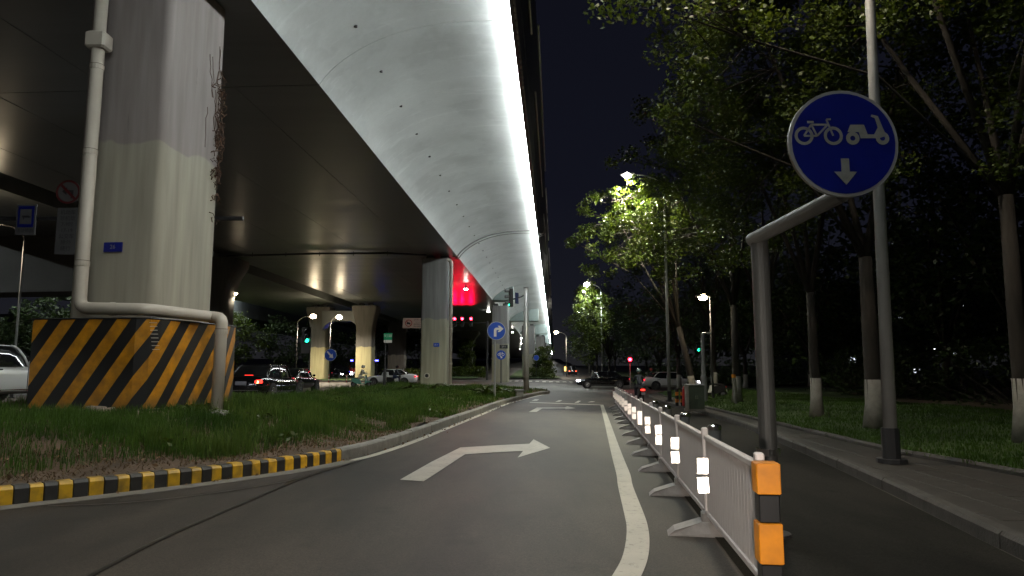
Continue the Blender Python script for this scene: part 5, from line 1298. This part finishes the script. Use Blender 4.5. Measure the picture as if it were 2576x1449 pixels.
# ---------------- gantry with dim signs at left
GT = thing("gantry", "dark overhead gantry arm carrying the two unlit signs at left", "gantry", (-18.5, 22.3, H(-18, 22)))
zg = Zv(550, 22.3) - H(-18, 22)
mb = MB(); mb.tube([(0, 0, 0), (0, 0, zg + .3)], .16, 14); mb.obj("mast", M_DARKM, GT)
mb = MB(); mb.tube([(0, 0, zg), (Xu(612, 22.3, 6.3) + 18.5, 0, zg)], .075, 10); mb.obj("arm", M_DARKM, GT)
def usign(u, v, y): z = Zv(v, y); return (Xu(u, y, z), y, z)
p = usign(66, 553, 22.0)
mb = MB(); mb.box((0, 0, 0), (.66, .04, 1.02), bev=.01); S1 = mb.obj("sign_board", pm("unlit board white", (.10, .10, .10), rough=.6)); S1.location = p; tag(S1, "unlit white board with a blue square camera symbol on the gantry at left", "sign")  # board white kept very dark, its unlit look put into the colour
mb = MB(); mb.box((0, -.025, .1), (.52, .012, .70)); bq = mb.obj("blue_square", M_BLUED, S1)
mb = MB(); mb.box((0, -.034, .1), (.38, .01, .50)); mb.obj("white_square", MATS["unlit board white"], S1)
mb = MB(); mb.box((0, -.041, .10), (.22, .006, .07)); mb.box((.12, -.041, .085), (.08, .006, .05)); mb.box((-.06, -.041, .04), (.03, .006, .08)); mb.obj("camera_emblem", M_DARKM, S1)
text("lettering", "违法抓拍", .14, (0, -.025, -.37), (R(90), 0, 0), M_DARKM, S1, .001)
p = usign(172, 560, 22.0)
mb = MB(); mb.box((0, 0, -.28), (.76, .04, 1.55), bev=.01); S2 = mb.obj("sign_board", MATS["unlit board white"]); S2.location = p; tag(S2, "tall unlit board of small black characters hung under the no-turn disc", "sign")
for i, l in enumerate(["机动车", "非机动", "7-9时", "17-19", "公交车", "除外", "绕行"]): text("lettering", l, .17, (-.02, -.026, .33 - .2 * i), (R(90), 0, 0), M_DARKM, S2, .001)
p = usign(172, 483, 22.0)
S3 = thing("sign_disc", "unlit round no-turn sign with a dark red rim on the gantry at left", "sign", p)
mb = MB(); mb.disc((0, 0, 0), .40, (0, 1, 0), .03, 28); mb.obj("disc", MATS["unlit board white"], S3)
mb = MB(); mb.ring((0, -.02, 0), .33, .40, (1, 0, 0), (0, 0, 1), 28); mb.add([(-.26, -.021, .20), (-.20, -.021, .26), (.26, -.021, -.20), (.20, -.021, -.26)], [(0, 1, 2, 3)]); mb.obj("red_ring", M_DRED, S3)
mb = MB(); mb.add([(a, -.019, b) for a, b in ((.10, -.22), (.18, -.22), (.18, .06), (-.04, .06), (-.04, .16), (-.2, .02), (-.04, -.12), (-.04, -.02), (.10, -.02))], [tuple(range(9))]); mb.obj("arrow", M_DARKM, S3)
# ================================================================== VEHICLES
def car(name, label, cat, loc, rz, paint, L=4.75, Wd=1.82, Ht=1.45, kind="sedan", brake=False, tail=True, head=True, detail=True, group=None):
    """+y is the front"""
    o = thing(name, label, cat, loc, rz, group)
    h = L / 2; w = Wd / 2; fw = h - .92; rw = -h + 1.02; R_ = .325
    hood = .92 if kind != "suv" else 1.05; belt = .93 if kind != "suv" else 1.05; trunk = {"sedan": 1.03, "hatch": 1.0, "suv": 1.08}[kind]
    # body stations: y, half width, bottom, top
    st = [(-h, .78, .36, .78), (-h + .05, .90, .30, .96), (-h + .22, .955, .24, trunk), (-h + .75, .99, .22, trunk + .02), (-h + 1.25, 1, .20, belt + .06), (-.3, 1, .20, belt + .02), (.65, 1, .20, belt),
          (h - 1.45, .995, .20, hood + .02), (h - .75, .97, .22, hood - .08), (h - .30, .90, .24, .76), (h - .08, .80, .28, .66), (h, .66, .34, .56)]
    mb = MB(); vs = []
    for y, k, zb_, zt_ in st:
        ww = w * k; m = zb_ + (zt_ - zb_) * .55
        half = [(0, zb_), (ww * .86, zb_), (ww * .965, zb_ + .09), (ww, m - .05), (ww * .985, m + .12 * (zt_ - zb_)), (ww * .93, zt_ - .05), (ww * .80, zt_ - .002), (0, zt_ + .025)]
        ring = half + [(-x, z) for x, z in half[-2:0:-1]]
        vs += [(x, y, z) for x, z in ring]
    n = len(ring); fs = [(j * n + i, j * n + (i + 1) % n, (j + 1) * n + (i + 1) % n, (j + 1) * n + i) for j in range(len(st) - 1) for i in range(n)]
    fs += [tuple(range(n - 1, -1, -1)), tuple(range((len(st) - 1) * n, len(st) * n))]
    mb.add(vs, fs); mb.obj("body", paint, o, smooth=True, sub=1)
    # greenhouse
    if kind == "sedan": g = dict(b0=-h + .62, b1=h - 1.28, t0=-h + 1.35, t1=.55)
    elif kind == "hatch": g = dict(b0=-h + .18, b1=h - 1.22, t0=-h + .75, t1=.55)
    else: g = dict(b0=-h + .12, b1=h - 1.2, t0=-h + .45, t1=.7)
    zb_, zt_ = belt - .03, Ht - .035
    def ringat(f):   # f 0..1 from belt to roof
        y0 = g["b0"] + (g["t0"] - g["b0"]) * f; y1 = g["b1"] + (g["t1"] - g["b1"]) * f
        ww = w * (.90 - .20 * f ** 1.15); z = zb_ + (zt_ - zb_) * math.sin(f * math.pi / 2) ** .92 if f else zb_
        pts = []
        for k, wk in ((0, .80), (.06, .94), (.2, .99), (.45, 1), (.7, 1), (.88, .95), (1, .80)): pts.append((ww * wk, y0 + (y1 - y0) * k, z))
        return pts + [(-x, y, z) for x, y, z in reversed(pts)]
    levels = [0, .3, .6, .85, 1.0]; rings = [ringat(f) for f in levels]
    mb = MB(); n = len(rings[0]); mb.add([p for r in rings for p in r], [(j * n + i, j * n + (i + 1) % n, (j + 1) * n + (i + 1) % n, (j + 1) * n + i) for j in range(len(levels) - 1) for i in range(n)])
    mb.obj("windows", M_GLASS, o, smooth=True)
    top = rings[-1]; rr = []
    for f, dz_ in ((0, -.03), (.0, .012), (.35, .032), (.8, .045)):
        cxm = 0; cym = (g["t0"] + g["t1"]) / 2; k = 1.03 - f
        rr.append([(x * k, cym + (y - cym) * k, zt_ + dz_) for x, y, z in top])
    mb = MB(); mb.add([p for r in rr for p in r], [(j * n + i, j * n + (i + 1) % n, (j + 1) * n + (i + 1) % n, (j + 1) * n + i) for j in range(3) for i in range(n)] + [tuple(range(3 * n, 4 * n))])
    mb.obj("roof", paint, o, smooth=True)
    def pill(idx, idt=None, r=.035):
        for side in (0, 1):
            k = idx if side == 0 else n - 1 - idx
            m_ = MB(); m_.tube([Vector(rings[j][k]) * 1.0 for j in range(len(levels))], r, 6); m_.obj("roof_pillar", paint, o, smooth=True)
    pill(1); pill(5); pill(3, r=.03)
    if detail:
        for side in (-1, 1):
            m_ = MB(); m_.tube([(side * abs(rings[0][k][0]) * 1.0 + side * .008, rings[0][k][1], zb_ + .02) for k in range(1, 6)], .008, 5); m_.obj("window_trim", M_CHROME, o)
            for y in (-.35 * (h / 2.3) - .1, .62, -1.25):
                m_ = MB(); m_.box((side * (w * 1.0 - .004), y, .60), (.012, .012, .62)); m_.obj("door_seam", M_BLACKPL, o)
            for y in (-.28, -1.12):
                m_ = MB(); m_.box((side * (w + .004), y, .84), (.03, .20, .03), bev=.008); m_.obj("door_handle", M_CHROME, o)
            m_ = MB(); m_.box((side * (w + .0), .05, .33), (.02, 2.1, .022)); m_.obj("side_trim", M_CHROME, o)
    for side in (-1, 1):
        m_ = MB(); m_.box((side * (w + .09), g["b1"] - .52, belt + .06), (.17, .10, .13), bev=.035); mi_ = m_.obj("wing_mirror", paint, o)
        for y, nm in ((fw, "wheel"), (rw, "wheel")):
            m_ = MB(); m_.tube([(side * (w - .30), y, R_ + .02), (side * (w + .005), y, R_ + .02)], R_ + .065, 24); m_.obj("wheel_arch", M_BLACKPL, o)
            m_ = MB(); m_.tube([(side * (w - .20), y, R_), (side * (w - .03), y, R_), (side * (w + .018), y, R_)], [R_, R_, R_ - .03], 24); wh = m_.obj(nm, M_TYRE, o)
            m_ = MB(); m_.ring((side * (w + .021), y, R_), .175, .225, (0, 1, 0), (0, 0, 1), 20); m_.disc((side * (w + .02), y, R_), .05, (1, 0, 0), .01, 10)
            for q in range(7):
                a = 2 * math.pi * q / 7; d = Vector((0, math.cos(a), math.sin(a))); t = Vector((0, -math.sin(a), math.cos(a))) * .02; c = Vector((side * (w + .022), y, R_))
                m_.add([c + d * .04 - t, c + d * .2 - t, c + d * .2 + t, c + d * .04 + t], [(0, 1, 2, 3)])
            m_.obj("rim", M_RIM, wh)
    # lamps
    for side in (-1, 1):
        m_ = MB(); m_.box((side * w * .72, h - .20, .66), (.34, .26, .11), rz=-side * .35, bev=.03); hd = m_.obj("headlight", E_HEAD if head else M_CHROME, o)
        m_ = MB(); m_.box((side * w * .76, -h + .075, .80), (.30, .13, .15), rz=side * .28, bev=.04)
        tl = m_.obj("tail_light", (E_TAIL if brake else E_TAILD) if tail else M_REDP, o)
        if brake: m_ = MB(); m_.tube([(side * w * .74, -h + .0, .79), (side * w * .74, -h + .012, .79)], .055, 12); m_.obj("bulb", E_TAILC, tl)
    if brake: m_ = MB(); m_.box((0, g["b0"] + .10, belt + .12), (.34, .05, .03)); m_.obj("brake_light", E_TAIL, o)
    m_ = MB(); m_.box((0, -h + .01, .74), (.46, .03, .15), bev=.01); m_.obj("number_plate", pm("plate grey", (.30, .30, .36), rough=.4) if "plate grey" not in MATS else MATS["plate grey"], o)
    m_ = MB(); m_.box((0, h - .01, .44), (.46, .03, .13), bev=.01); m_.obj("number_plate", MATS["plate grey"], o)
    m_ = MB(); m_.box((0, h - .035, .56), (.9, .06, .12), bev=.02); m_.obj("grille", M_BLACKPL, o)
    m_ = MB(); m_.box((0, -h + .015, .46), (Wd * .80, .05, .025)); m_.obj("bumper_trim", M_CHROME, o)
    if detail: m_ = MB(); m_.box((0, -h + .06, .88), (.75, .03, .02)); m_.obj("boot_trim", M_CHROME, o)
    return o
def on_road(x, y, up=0.0): return (x, y, H(x, y) + up)
HA = -R(3.6)
car("car", "black sedan with glowing brake lights stopped behind the striped guard", "car", on_road(-10.75, 30.1), HA, M_BLACKP, L=4.85, Wd=1.86, Ht=1.50, brake=True, head=False)
mb = MB()
car("car", "black car just ahead of the braking black sedan, mostly hidden by it", "car", on_road(-13.4, 42.5), HA, M_BLACKP, detail=False, brake=False, head=False)
car("car", "white car cut off by the left edge of the picture", "car", on_road(-13.45, 17.2), HA + R(-2), M_WHITEP, L=4.8, Wd=1.86, Ht=1.47)
car("car", "white sedan crossing to the left under the viaduct behind two scooter riders", "car", on_road(Xu(984, 63, 0), 63), R(90), M_WHITEP, L=4.7, head=False)
car("car", "black hatchback with its headlight on, turning left across the junction", "car", on_road(Xu(1517, 61.5, 0), 61.5), R(86), M_BLACKP, L=4.75, Ht=1.48, kind="sedan")
car("car", "white sedan driving right behind the slim lamp pole", "car", on_road(Xu(1687, 57.5, 0), 57.5), R(-90), M_SILVP, L=4.85)
car("car", "dark car with bright headlights facing the viewpoint beyond the portal pillars", "car", on_road(Xu(860, 97, 0), 97), R(-150), M_BLACKP, detail=False, kind="suv", Ht=1.6)
car("car", "distant car with red tail lights at the end of the road right of the viaduct", "car", on_road(Xu(1440, 150, 0), 150), R(-3), M_BLACKP, brake=True, detail=False, kind="suv", Ht=1.9)
# red and white lorry half hidden behind the portal pillar
lx, ly = Xu(899, 108, 2), 108; lz = H(lx, ly)
LO = thing("lorry", "red and white lorry half hidden behind the right portal pillar", "lorry", (lx, ly, lz), R(12))
mb = MB(); mb.box((0, 0, 1.55), (2.3, 1.9, 1.9), bev=.15); mb.obj("cab", M_REDP, LO)
mb = MB(); mb.box((.4, 3.4, 2.15), (2.5, 4.6, 2.6), bev=.08); mb.obj("box_body", M_WHITEP, LO)
mb = MB(); mb.box((0, -.96, 1.85), (2.0, .04, .8), bev=.03); mb.obj("windscreen", M_GLASS, LO)
mb = MB(); mb.box((0, -.2, 2.8), (2.2, 1.2, .7), bev=.2); mb.obj("roof_deflector", M_WHITEP, LO)
mb = MB(); mb.box((0, -1.0, .65), (2.3, .2, .35), bev=.05); mb.obj("bumper", M_WHITEP, LO)
for s in (-1, 1):
    mb = MB(); mb.box((s * .85, -1.12, .72), (.3, .06, .16)); mb.obj("headlight", E_HEAD, LO)
    for y in (-.1, 4.6):
        mb = MB(); mb.tube([(s * .85, y, .45), (s * 1.12, y, .45)], .45, 16); mb.obj("wheel", M_TYRE, LO)

# ---------------- people and scooters
def skinned(name, chain, mat, parent, root=0, sub=2):
    """chain: list of (point, radius, parent index); one continuous surface"""
    me = bpy.data.meshes.new(name); me.from_pydata([c[0] for c in chain], [(c[2], i) for i, c in enumerate(chain) if c[2] is not None], [])
    o = bpy.data.objects.new(name, me); COL.objects.link(o); o.parent = parent
    md = o.modifiers.new("skin", "SKIN"); md.use_smooth_shade = True; md.branch_smoothing = .6
    sv = me.skin_vertices[0] if len(me.skin_vertices) else None
    if sv is None:
        bpy.context.view_layer.objects.active = o; return o
    for i, c in enumerate(chain):
        r = c[1]; sv.data[i].radius = (r, r) if not isinstance(r, tuple) else r; sv.data[i].use_root = (i == root)
    s2 = o.modifiers.new("subdivision", "SUBSURF"); s2.levels = sub; s2.render_levels = sub
    me.materials.append(mat); return o
def rider(label, loc, rz, jacket, trousers, helmet, scale=1.0, parent=None, seat=.74, lean=.12):
    """seated on a scooter, hands on the bars, +y is forward"""
    o = thing("person", label, "person", loc, rz)
    k = scale; S_ = lambda x, y, z: (x * k, y * k, z * k + seat * (1 - k) * .0)
    z0 = seat + .10
    pel = (0, -.10, z0); ch = [(pel, .155, None), ((0, -.06 + lean * .3, z0 + .20), .145, 0), ((0, lean * .8, z0 + .40), .165, 1), ((0, lean, z0 + .53), .10, 2), ((0, lean * 1.15, z0 + .62), .058, 3)]
    for s in (-1, 1):
        b = len(ch)
        ch += [((s * .19, lean * .9, z0 + .49), .072, 3), ((s * .25, lean + .12, z0 + .24), .052, b), ((s * .24, lean + .36, z0 + .20), .040, b + 1), ((s * .25, lean + .44, z0 + .20), .034, b + 2)]
    up = skinned("torso_and_arms", [(tuple(Vector(c[0]) * 1), c[1], c[2]) for c in ch], jacket, o)
    lg = [(pel, .150, None)]
    for s in (-1, 1):
        b = len(lg)
        lg += [((s * .11, -.04, z0 - .02), .105, 0), ((s * .15, .34, z0 - .06), .078, b), ((s * .14, .36, z0 - .40), .050, b + 1), ((s * .14, .30, .26), .040, b + 2), ((s * .15, .44, .24), .035, b + 3)]
    skinned("legs", lg, trousers, o)
    hz = z0 + .76; hy = lean * 1.25 + .01
    mb = MB(); mb.ball((0, hy, hz), .105, sc=(.82, .98, 1.15), n=16, m=12); mb.ball((0, hy + .105, hz - .01), .018, n=6, m=5)
    for s in (-1, 1): mb.ball((s * .088, hy, hz - .01), .024, n=6, m=5, sc=(.4, 1, 1.3))
    hdm = mb.obj("head", M_SKIN, o, smooth=True)
    mb = MB()
    for s in (-1, 1): mb.ball((s * .033, hy + .092, hz + .015), .013, n=8, m=6)
    mb.obj("eyes", M_DARKM, hdm)
    mb = MB(); mb.ball((0, hy - .01, hz + .05), .142, sc=(.92, 1.08, .88), n=20, m=12); mb.obj("helmet", helmet, o, smooth=True)
    for s in (-1, 1):   # gloved hands: palm, four fingers and thumb round the grip
        mb = MB(); c = Vector((s * .25, lean + .47, z0 + .20)); mb.box(c, (.075, .06, .03), bev=.01)
        for i in range(4):
            x = c.x + (i - 1.5) * .019; mb.tube([(x, c.y + .02, c.z + .008), (x, c.y + .055, c.z + .002), (x, c.y + .06, c.z - .028), (x, c.y + .03 + .003 * i, c.z - .042)], [.010, .009, .008, .007], 6)
        mb.tube([(c.x - s * .036, c.y - .01, c.z), (c.x - s * .05, c.y + .025, c.z - .02), (c.x - s * .035, c.y + .045, c.z - .035)], [.011, .010, .008], 6)
        mb.obj("hand", M_SKIN, o, smooth=True)
        mb = MB(); mb.box((s * .15, .44, .245), (.09, .25, .08), bev=.03); mb.obj("shoe", M_BLACKPL, o)
    if scale != 1: o.scale = (scale,) * 3
    return o
def scooter(label, loc, rz, paint, tail=True, box=None, head=False, group=None):
    o = thing("scooter", label, "scooter", loc, rz, group)
    for y in (-.58, .62):
        mb = MB(); mb.tube([(-.05, y, .235), (.05, y, .235)], .235, 20); wh = mb.obj("wheel", M_TYRE, o)
        mb = MB(); mb.tube([(-.055, y, .235), (.055, y, .235)], .12, 14); mb.obj("hub", M_RIM, wh)
    mb = MB(); mb.prism([(-.15, -.72, .50), (-.15, -.35, .30), (-.15, .10, .24), (-.15, .34, .26), (-.15, .34, .32), (-.15, .0, .32), (-.15, -.10, .66), (-.15, -.70, .72)], (.30, 0, 0)); mb.obj("body", paint, o)
    mb = MB(); mb.prism([(-.19, .34, .26), (-.19, .42, .30), (-.19, .40, .92), (-.19, .33, .96)], (.38, 0, 0)); mb.prism([(-.07, .40, .50), (-.07, .80, .50), (-.07, .84, .42), (-.07, .42, .36)], (.14, 0, 0)); mb.obj("front_shield", paint, o)
    mb = MB(); mb.box((0, -.38, .735), (.28, .66, .09), bev=.03); mb.obj("seat", M_BLACKPL, o)
    mb = MB(); mb.tube([(0, .62, .235), (0, .46, .80), (0, .38, 1.02)], .025, 8); mb.tube([(-.33, .36, 1.04), (0, .40, 1.03), (.33, .36, 1.04)], .015, 8); mb.obj("handlebar", M_DARKM, o)
    for s in (-1, 1):
        mb = MB(); mb.tube([(s * .24, .36, 1.04), (s * .30, .36, 1.20)], .008, 6); mb.box((s * .33, .35, 1.23), (.12, .03, .08), bev=.02); mb.obj("mirror", M_DARKM, o)
    mb = MB(); mb.box((0, -.76, .64), (.22, .06, .09), bev=.02); mb.obj("tail_light", E_TAIL if tail else M_REDP, o)
    mb = MB(); mb.box((0, -.80, .45), (.20, .012, .13)); mb.obj("number_plate", MATS["plate grey"], o)
    mb = MB(); mb.box((0, .44, .86), (.16, .08, .10), bev=.02); mb.obj("headlight", E_HEAD if head else M_CHROME, o)
    if box: mb = MB(); mb.box((0, -.78, 1.0), (.42, .40, .42), bev=.03); mb.obj("cargo_box", box, o)
    return o
sx_, sy_ = Xu(1609, 37, 0), 37.0
scooter("dark scooter with a red tail light riding away behind the white barrier", on_road(sx_, sy_), R(3), M_BLACKPL)
rider("scooter rider in a dark jacket and pale green helmet seen from behind", on_road(sx_, sy_), R(3), M_CLOTHD, M_CLOTHD, M_HELM)
x_, y_ = Xu(908, 55, 0), 55.0
scooter("mint green scooter crossing to the right in front of the white car", on_road(x_, y_), R(-90), M_MINT, tail=False)
rider("rider in pale clothes on the mint green scooter", on_road(x_, y_), R(-90), M_CLOTHW, M_CLOTHW, M_HELMW)
x_, y_ = Xu(994, 57.5, 0), 57.5
scooter("dark scooter with a white cargo box passing in front of the white car", on_road(x_, y_), R(-90), M_BLACKPL, tail=False, box=M_WHITEP)
rider("rider in dark jacket and blue trousers on the scooter with the cargo box", on_road(x_, y_), R(-90), M_CLOTHD, M_JEANS, M_BLACKPL)
x_, y_ = Xu(1636, 60.5, 0), 60.8
scooter("scooter hidden behind the white sedan, only its rider's head showing", on_road(x_, y_), R(-90), M_BLACKPL, tail=False)
rider("rider with a reddish helmet showing above the white sedan", on_road(x_, y_), R(-90), M_CLOTHD, M_CLOTHD, pm("red helmet shell", (.4, .12, .10), rough=.3, coat=.5))
for i, (u, y, a, l) in enumerate(((1676, 39, 70, "white parked scooter under the trees left of the lime-washed tree"), (1790, 37, 80, "dark parked scooter behind the electric cabinet"))):
    if i == 0: u = 1782
    scooter(l, (Xu(u, y, 0), y, H(8, y) + .15), R(a), M_WHITEP if i == 0 else M_BLACKPL, tail=False, group="scooters parked at the lawn edge")

# ================================================================== STREET FURNITURE
cx_, cy_ = Xu(1742, 25.5, 0), 25.5; zc_ = H(cx_, cy_) + .14
CB = thing("electric_cabinet", "dull green electric cabinet on the pavement beside the banded posts", "cabinet", (cx_ + .08, cy_, zc_), R(6))
mb = MB(); mb.box((0, 0, .50), (.62, .42, .86), bev=.02); mb.obj("body", pm("cabinet green", (.05, .07, .05), (.08, .10, .07), scale=4, rough=.5), CB)
mb = MB(); mb.box((0, 0, .95), (.70, .50, .05), bev=.015); mb.obj("roof", M_GREYP, CB)
mb = MB(); mb.box((0, 0, .035), (.66, .46, .08)); mb.obj("plinth", M_KERB, CB)
for s in (-1, 1): mb = MB(); mb.box((s * .15, -.215, .5), (.28, .012, .76), bev=.005); d_ = mb.obj("door", MATS["cabinet green"], CB); mb = MB(); mb.box((-s * .0 + s * .04, -.226, .5), (.02, .02, .14)); mb.obj("handle", M_CHROME, CB)
mb = MB(); mb.box((0, 0, .48), (.13, .13, .96), bev=.015); tag(mb.obj("marker_post", M_LIME, loc=(Xu(1725, 25.2, 0), 25.0, H(6, 25) + .14)), "pale square post at the left side of the electric cabinet", "post")
for i, (u, l) in enumerate(((1703, "left one of the two yellow and black banded posts"), (1716, "right one of the two yellow and black banded posts"))):
    x_ = Xu(u, 30, 0); o = thing("banded_post", l, "post", (x_, 30, H(x_, 30) + .13), 0, "banded posts beside the cabinet")
    for k in range(5):
        mb = MB(); mb.tube([(0, 0, k * .15), (0, 0, k * .15 + .148)], .075, 14); mb.obj("band", M_REFO if k % 2 else M_BLACKPL, o)
mb = MB(); mb.box((0, 0, .38), (.22, .22, .76), bev=.03); mb.tube([(0, 0, .76), (0, 0, .86)], [.12, .05], 12); tag(mb.obj("hydrant", M_REDP, loc=(Xu(1724, 29.5, 0), 29.5, H(7.5, 29.5) + .13)), "dull red hydrant box between the banded posts and the cabinet", "hydrant")
YP = thing("marker_post", "tall pale post with a yellow top beside the lime-washed tree", "post", (Xu(1851, 29.5, 0), 29.5, Hl(10, 29.5)))
mb = MB(); mb.tube([(0, 0, 0), (-.05, 0, 1.1)], .085, 12); mb.obj("shaft", M_LIME, YP)
mb = MB(); mb.tube([(-.05, 0, 1.1), (-.055, 0, 1.25)], .09, 12); mb.obj("top", M_REFO, YP)
for u0, v0, y, l in ((1772, 838, 33, "grey steel camera pole with a wider foot beside the lawn"),):
    x_ = Xu(u0, y, 0); z_ = Hl(x_, y) - .02; o = thing("utility_pole", l, "pole", (x_, y, z_)); t_ = Zv(v0, y) - z_
    mb = MB(); mb.tube([(0, 0, 0), (0, 0, 1.2), (0, 0, 1.25), (0, 0, t_)], [.16, .15, .10, .085], 14); mb.obj("shaft", M_GREYP, o)
    mb = MB(); mb.tube([(0, 0, t_), (.25, 0, t_ + .02)], .03, 8); mb.box((.32, 0, t_), (.22, .1, .1), bev=.02); mb.obj("camera_box", M_PALE, o)
# flexible red and white posts at the far island kerb
fp = None
for u, l in ((781, "left one of the three red and white flexible posts"), (827, "middle one of the three red and white flexible posts"), (872, "right one of the three red and white flexible posts")):
    y = 74.5; x_ = Xu(u, y, 0)
    if fp is None:
        fp = thing("flexible_post", l, "post", (x_, y, H(x_, y)), 0, "flexible posts along the far island")
        mb = MB(); mb.tube([(0, 0, 0), (0, 0, .04)], .14, 12); mb.obj("base", M_BLACKPL, fp)
        for k in range(5): mb = MB(); mb.tube([(0, 0, .04 + k * .17), (0, 0, .2 + k * .17)], .05, 10); mb.obj("band", M_REDP if k % 2 == 0 else M_SIGNW, fp)
    else: dup(fp, (x_, y, H(x_, y)), label=l)
# stone block at the kerb corner
mb = MB(); mb.box((0, 0, .18), (.42, .4, .36), bev=.03); mb.box((0, 0, .40), (.52, .48, .12), bev=.03)
y_ = 39.6; x_ = xk(y_) - .12
tag(mb.obj("marker_stone", M_KERB, loc=(x_, y_, H(x_, y_) + .12), rz=.1), "small weathered stone block standing at the kerb near the island tip", "stone")
# roadside amber box light and blue lamps, far lit shop fronts
def glow(name, label, u, v, y, d, mat, cat):
    z = Zv(v, y); x = Xu(u, y, z); o = thing(name, label, cat, (x, y, H(x, y)))
    zz = z - H(x, y)
    mb = MB(); mb.tube([(0, .1, 0), (0, .1, max(.1, zz))], .04, 6); mb.obj("post", M_DARKM, o)
    mb = MB(); mb.box((0, .04, zz), (d[0] + .1, .1, d[1] + .1), bev=.02); mb.obj("housing", M_DARKM, o)
    mb = MB(); mb.box((0, -.03, zz), (d[0], .05, d[1])); mb.obj("lens", mat, o)
glow("box_light", "small amber lit box beside the distant red tail lights", 1423, 928, 140, (.55, .9), E_AMBER, "light")
glow("warning_lamp", "blue warning lamp on the lorry side of the portal pillar", 885, 907, 100, (.35, .18), E_BLUEL, "light")
glow("warning_lamp", "blue warning lamp just left of the dark sign post", 948, 907, 100, (.45, .18), E_BLUEL, "light")
for u, v, y, l in ((1740, 949, 95, "left faint white light behind the lawn trees"), (1775, 950, 95, "right faint white light behind the lawn trees"), (2245, 615, 60, "white light high among the trees just right of the tall lamp pole"), (2420, 770, 70, "white light among the dark trees at mid height on the right"),
                   (2352, 877, 80, "left one of the low lights at right"), (2402, 889, 80, "middle one of the low lights at right"), (2454, 889, 80, "right one of the low lights at right"), (2265, 800, 60, "dim light beside the tall lamp pole")):
    glow("garden_light", l, u, v, y, (.30, .14), E_WIN if v != 877 else em("bright window", (.9, .95, 1), 6), "light")
# distant buildings
def block(label, x, y, w, d, h, lit, seed):
    rs = np.random.RandomState(seed); o = thing("apartment_building", label, "building", (x, y, -1.5), 0, "distant dark buildings")
    mb = MB(); mb.box((0, 0, h / 2), (w, d, h)); mb.obj("wall", pm("dark render", (.10, .10, .10), (.14, .14, .135), scale=.2, rough=.8) if "dark render" not in MATS else MATS["dark render"], o)
    mb = MB(); mb.box((0, 0, h + .4), (w + .8, d + .8, .8)); mb.obj("roof", M_GAP, o)
    w0 = {}
    for j in range(int(h // 3.2)):
        for i in range(int(w // 3.4)):
            key = rs.rand() < lit; p = (-w / 2 + 1.7 + i * 3.4, -d / 2 - .04, 1.8 + j * 3.2)
            if key not in w0:
                mb = MB(); mb.box((0, 0, 0), (1.6, .1, 1.5)); w0[key] = mb.obj("window", E_WIN if key else M_GLASS, o, loc=p)
            else: c = w0[key].copy(); COL.objects.link(c); c.location = p
block("dark apartment block far behind the trees on the right", 92, 190, 40, 14, 22, .07, 3)
block("dark apartment block behind the viaduct on the far left", -130, 210, 46, 14, 18, .08, 4)
